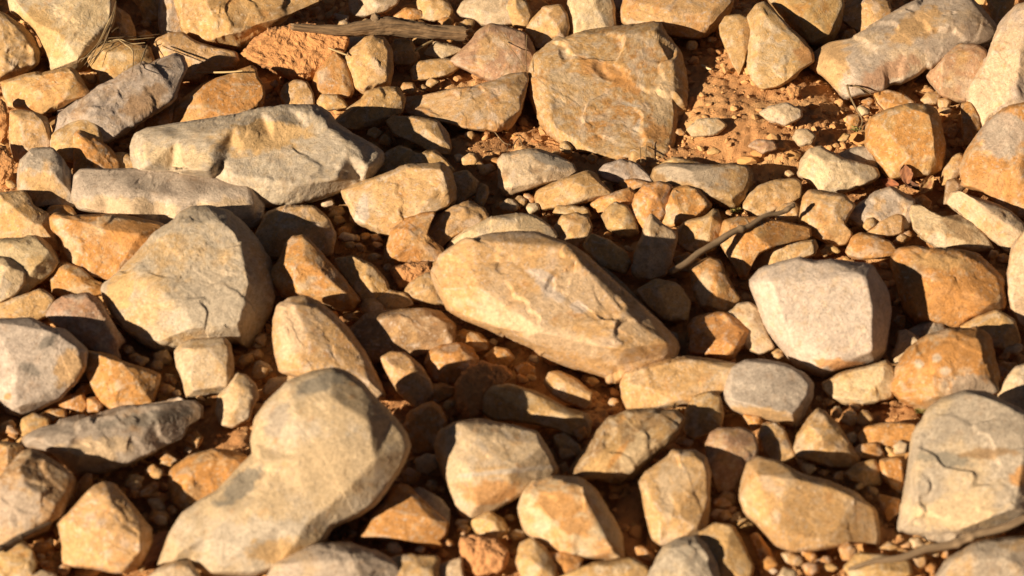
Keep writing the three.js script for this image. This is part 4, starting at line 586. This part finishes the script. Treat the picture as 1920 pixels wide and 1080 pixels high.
{ // the piece of weathered wood at the top
  const path = laid([[548,50],[590,54],[640,57],[690,52],[730,50],[780,55],[820,60],[872,63]], 2);
  const R = [7, 8, 11, 15, 18, 15, 14, 15].map(v => v * px);
  const root = new THREE.Group(); root.name = 'weathered_wood'; const c = path[3].clone(); c.y -= 20 * px; root.position.copy(c);
  tag(root, 'weathered grey brown piece of branch lying below the top boulders', 'branch');
  const g = stemGeometry(path, R, 170, 56, 0.55, [0.31,0.20,0.11], [0.11,0.07,0.04], 0.9); g.translate(-c.x, -c.y, -c.z);
  const body = new THREE.Mesh(g, woodMat); body.name = 'branch_wood'; root.add(body);
  const d = groundDepth(56) - 0.02, k0 = path[3].clone().lerp(path[4], 0.4), k1 = k0.clone().addScaledVector(VU, 27 * px).addScaledVector(VF, -6 * px), km = k0.clone().lerp(k1, 0.55).addScaledVector(VR, -3 * px);
  const kg = stemGeometry([k0, km, k1], [15 * px, 11 * px, 8 * px], 14, 18, 0.4, GW, DW, 0.8); kg.translate(-c.x, -c.y, -c.z);
  const knot = new THREE.Mesh(kg, woodMat); knot.name = 'knot'; root.add(knot); scene.add(shade(root));
}
function shoots(tw, defs) { for (const [x, y, x2, y2, r] of defs) { const dd = zAt(x, y), p0 = at(x, y, dd - 7 * px), p1 = at((x + x2) / 2 + 1, (y + y2) / 2, dd - 11 * px), p2 = at(x2, y2, dd - 14 * px); const g = stemGeometry([p0, p1, p2], [r * px, r * 0.8 * px, r * 0.45 * px], 10, 8, 0.35, GW, DW, 0.6); g.translate(-tw.position.x, -tw.position.y, -tw.position.z); const m = new THREE.Mesh(g, woodMat); m.name = 'side_shoot'; tw.add(shade(m)); } }
const twigA = single('twig', 'grey brown twig lying diagonally across the small stones, right of centre', 'twig', stemGeometry(laid([[1256,510],[1285,494],[1312,473],[1345,454],[1376,434],[1404,424],[1436,404],[1466,398],[1488,385]], 4), [5, 6.5, 6, 6.5, 5.5, 5, 4.5, 4].map(v => v * px), 60, 12, 0.3, GW, DW, 0.4), woodMat, 'dry twigs');
shoots(twigA, [[1404,424,1398,410,2.6],[1318,470,1326,482,2.4],[1452,402,1462,408,2.2]]);
const twigB = single('twig', 'long fallen twig running off the bottom right edge', 'twig', stemGeometry(laid([[1590,1068],[1640,1052],[1690,1046],[1740,1028],[1790,1020],[1830,1002],[1880,990],[1925,970]], 5), [3, 5, 6, 6.5, 6, 6.5, 6].map(v => v * px), 60, 12, 0.3, GW, DW), woodMat, 'dry twigs');
shoots(twigB, [[1740,1028,1722,1016,3],[1830,1002,1846,1010,2.6]]);
single('twig', 'dark thin root crossing the bottom left rocks', 'twig', stemGeometry(laid([[-10,1034],[30,1012],[60,996],[95,980]], 4), [4, 5, 4, 3].map(v => v * px), 40, 10, 0.3, DW, [0.07,0.045,0.03]), woodMat, 'dry twigs');
{ const r = new THREE.Group(); r.name = numbered('twig'); const a = laid([[1588,160,14],[1594,180,12],[1606,205,8],[1617,226,2],[1611,243,0]], 2), b = laid([[1588,160,14],[1606,162,14],[1622,168,12],[1634,177,8]], 4);
  const c = a[4].clone(); r.position.copy(c); tag(r, 'bent forked dry twig below the left end of the long grey rock', 'twig', 'dry twigs');
  for (const p of [a, b]) { const g = stemGeometry(p, [2.2 * px, 1.8 * px, 1.0 * px], 30, 8, 0.3, SD, DW); g.translate(-c.x, -c.y, -c.z); const m = new THREE.Mesh(g, woodMat); m.name = 'stem'; r.add(m); } scene.add(shade(r)); }
single('straw', 'short straw lying against the stone below the wood', 'straw', stemGeometry(laid([[779,95],[795,85],[812,76]], 2), [2.6 * px, 3 * px, 2.2 * px], 14, 8, 0.2, ST, SD), strawMat, 'dry straws');
single('straw', 'thin pale straw on the orange soil mound', 'straw', stemGeometry(laid([[616,90],[634,97],[652,104]], 2), [2 * px, 2.2 * px, 1.6 * px], 14, 8, 0.2, ST, SD), strawMat, 'dry straws');
single('straw', 'thin pale straw above the angular orange tan stone', 'straw', stemGeometry(laid([[366,136],[395,136],[430,135],[455,133]], 2), [1.5 * px, 2.2 * px, 1.4 * px], 20, 8, 0.2, ST, SD), strawMat, 'dry straws');
single('straw', 'hair thin dark stem curving over the pinkish rock', 'straw', stemGeometry(laid([[988,66,10],[987,90,8],[986,112,6],[988,134,2]], 1), [0.9 * px, 0.9 * px, 0.7 * px], 20, 6, 0.1, SD, DW), strawMat, 'dry straws');
single('straw', 'hair thin slanted stem crossing the pinkish rock face', 'straw', stemGeometry(laid([[945,78,4],[962,96,6],[975,114,5],[986,134,2]], 1), [0.9 * px, 0.9 * px, 0.7 * px], 20, 6, 0.1, SD, DW), strawMat, 'dry straws');
single('straw', 'pale bit of straw on the soil right of the huge boulder', 'straw', stemGeometry(laid([[1316,122],[1326,128],[1334,130]], 2), [2.6 * px, 2.8 * px, 1 * px], 10, 8, 0.2, [0.6,0.5,0.35], ST), strawMat, 'dry straws');
{ // tuft of dry grass, upper left
  const r = new THREE.Group(); r.name = 'dry_grass_tuft'; const c = at(165, 118, zAt(165, 118)); r.position.copy(c); tag(r, 'tuft of dry brown grass draped over the tan stone, upper left', 'dry grass');
  const B = [[[216,8,20],[206,40,22],[192,70,20],[176,98,14],[158,122,4]], [[217,10,18],[212,36,22],[202,66,18],[190,92,12],[166,124,4]], [[214,20,20],[200,48,20],[184,80,16],[152,116,4]], [[300,64,6],[262,68,8],[226,70,10],[196,74,8],[180,90,6]], [[290,70,6],[250,74,10],[218,76,10],[190,84,8]], [[272,80,10],[244,82,12],[226,74,12],[200,78,8]], [[246,82,14],[250,98,14],[250,118,10],[248,136,3]], [[222,74,14],[236,84,12],[246,92,12],[252,110,10]], [[210,60,16],[222,52,14],[228,62,10]], [[178,96,10],[164,106,8],[150,112,6],[146,118,2]], [[180,92,10],[172,108,6],[164,126,2]], [[205,72,12],[192,80,12],[182,88,10]], [[276,84,12],[270,100,10],[262,124,4]], [[218,2,14],[212,26,20],[204,52,18],[196,76,14]]];
  for (const b of B) { const g = stemGeometry(laid(b, 1), [0.7 * px, rr(0.9, 2.0) * px, rr(0.8, 1.6) * px, 0.6 * px], 22, 6, 0.2, rand() < 0.5 ? SD : ST, DW); g.translate(-c.x, -c.y, -c.z); const m = new THREE.Mesh(g, strawMat); m.name = 'blade'; r.add(m); }
  scene.add(shade(r));
}
function grassTuft(label, cx, cy, blades) { const r = new THREE.Group(); r.name = numbered('grass_stems'); const c = at(cx, cy, zAt(cx, cy)); r.position.copy(c); tag(r, label, 'grass stems', 'thin dry stems'); for (const b of blades) { const g = stemGeometry(laid(b, 0.8), [1 * px, 1 * px, 0.6 * px], 16, 6, 0.1, SD, DW); g.translate(-c.x, -c.y, -c.z); const m = new THREE.Mesh(g, strawMat); m.name = 'blade'; r.add(m); } scene.add(shade(r)); }
grassTuft('few thin dark stems on the soil left of the huge boulder foot', 968, 268, [[[928,248,2],[936,258,6],[946,268,4],[958,272,1]], [[972,254,4],[976,264,5],[980,274,1]], [[962,280,1],[966,266,6],[974,258,8]], [[950,282,1],[954,270,6],[962,264,8]]]);
grassTuft('two hair thin upright stems at the foot of the huge boulder', 1205, 305, [[[1202,304,1],[1201,288,4],[1200,274,6]], [[1211,305,1],[1211,285,5],[1213,266,7]]]);
// curled dry leaves and small green sprouts
function leafGeometry(len, wid, curl, A, B) {
  const nu = 14, nv = 8, pos = [], col = [], ix = [], th = 0.0005, o = rr(0, 40);
  for (let s = 0; s < 2; s++) for (let i = 0; i <= nu; i++) for (let j = 0; j <= nv; j++) { const t = i / nu, v = j / nv * 2 - 1, w = wid * Math.pow(Math.sin(Math.PI * (0.04 + 0.92 * t)), 0.8) * (1 + 0.15 * n3(t * 6, v, o)); pos.push(v * w * 0.5 * Math.cos(v * curl * 0.6), curl * len * (0.35 * t * t + 0.22 * v * v) + 0.06 * len * n3(t * 3, v * 2, o) - s * th, (t - 0.5) * len); const q = mix3(A, B, clamp(0.5 + n3(t * 5, v * 3, o + 9))); col.push(...(Math.abs(v) < 0.1 ? mix3(q, A, 0.7) : q)); }
  const W1 = nv + 1, N1 = (nu + 1) * W1; for (let s = 0; s < 2; s++) for (let i = 0; i < nu; i++) for (let j = 0; j < nv; j++) { const a = s * N1 + i * W1 + j; s ? ix.push(a, a + W1, a + 1, a + 1, a + W1, a + W1 + 1) : ix.push(a, a + 1, a + W1, a + 1, a + W1 + 1, a + W1); }
  const g = new THREE.BufferGeometry(); g.setAttribute('position', new THREE.Float32BufferAttribute(pos, 3)); g.setAttribute('color', new THREE.Float32BufferAttribute(col, 3)); g.setIndex(ix); g.computeVertexNormals(); return g;
}
function leaf(label, x, y, len, wid, curl, rot, A, B, lift = 6) { const g = leafGeometry(len * px, wid * px, curl, A, B), m = new THREE.Mesh(g, leafMat); m.name = numbered('dry_leaf'); m.position.copy(at(x, y, zAt(x, y) - lift * px)); m.rotation.set(...rot); tag(m, label, 'dry leaf', 'dry brown leaves'); scene.add(shade(m)); }
const LB = [0.30, 0.13, 0.06], LD = [0.16, 0.065, 0.035], LT = [0.42, 0.27, 0.12];
leaf('curled reddish brown leaf below the squarish orange rock', 1699, 326, 38, 26, 0.5, [1.1, 0.2, 0.2], LB, LD, 12);
leaf('small dark red leaf left of the curled reddish leaf', 1668, 344, 36, 18, 0.7, [0.5, 1.2, 0.3], [0.34,0.12,0.05], LD);
leaf('tan curled leaf right of the reddish brown leaf', 1735, 345, 44, 26, 0.5, [0.9, -0.7, -0.3], LT, LB, 8);
leaf('dark crumpled leaf under the tan curled leaf', 1708, 352, 40, 22, 0.8, [0.3, 0.6, -0.2], LD, [0.09,0.05,0.03], 4);
leaf('pinkish brown leaf beside the foot of the two lobed boulder', 292, 1030, 70, 34, 0.3, [0.9, -0.6, 0.2], [0.34,0.19,0.12], [0.24,0.12,0.07], 8);
function sprout(label, x, y, n, r) { const root = new THREE.Group(); root.name = numbered('green_sprout'); root.position.copy(at(x, y, zAt(x, y) - 2 * px)); tag(root, label, 'plant', 'tiny green plants'); for (let i = 0; i < n; i++) { const m = new THREE.Mesh(leafGeometry(r * rr(0.7, 1.2) * px, r * 0.5 * px, 0.4, [0.20,0.19,0.05], [0.30,0.25,0.08]), leafMat); m.name = 'leaf'; const a = i / n * 6.28 + rr(-0.4, 0.4); m.position.set(Math.sin(a) * r * 0.5 * px, 5 * px + rr(0, 5) * px, Math.cos(a) * r * 0.5 * px); m.rotation.set(-0.3, a, rr(-0.4, 0.4)); root.add(m); } scene.add(shade(root)); }
sprout('tiny green sprout beside the twig stone and the smooth pale stone', 1382, 402, 9, 15);
sprout('tiny yellow green sprout by the top of the very large grey rock', 1726, 776, 7, 14);
sprout('dry greenish moss tuft left of the squarish orange rock', 1606, 248, 8, 13);

// ---------- rubble going on outside the picture ----------
{
  const geos = PROTOS.filter((_, i) => i % 9 === 0).slice(0, 10);
  geos.forEach((src, k) => {
    const g = src.geometry, spots = []; g.computeBoundingSphere(); const br = g.boundingSphere.radius;
    while (spots.length < 170) {
      const a = rr(0, 6.283), d = 0.7 + 3.2 * Math.pow(rand(), 1.5), x = Math.cos(a) * d * 1.2, z = -0.15 + Math.sin(a) * d; if (z > 1.5) continue;
      const w = new THREE.Vector3(x, 0, z).sub(CP), u = unit(w.dot(VF)), qx = W / 2 + w.dot(VR) / u, qy = H / 2 - w.dot(VU) / u; if (qx > -75 && qx < W + 75 && qy > -25 && qy < H + 130) continue;
      spots.push([x, z]);
    }
    const im = new THREE.InstancedMesh(g, src.material, spots.length), M = new THREE.Matrix4(), q = new THREE.Quaternion(), e = new THREE.Euler();
    spots.forEach(([x, z], i) => { e.set(rr(-0.2, 0.2), rr(0, 6.28), rr(-0.2, 0.2)); q.setFromEuler(e); const s = rr(0.6, 1.35); M.compose(new THREE.Vector3(x, -0.25 * br * s, z), q, new THREE.Vector3(s, s, s)); im.setMatrixAt(i, M); });
    im.name = numbered('outer_rubble'); tag(im, 'more limestone rubble spread over the ground all around', 'rubble', 'rubble all around', 'stuff'); scene.add(shade(im));
  });
}
renderer.render(scene, camera);
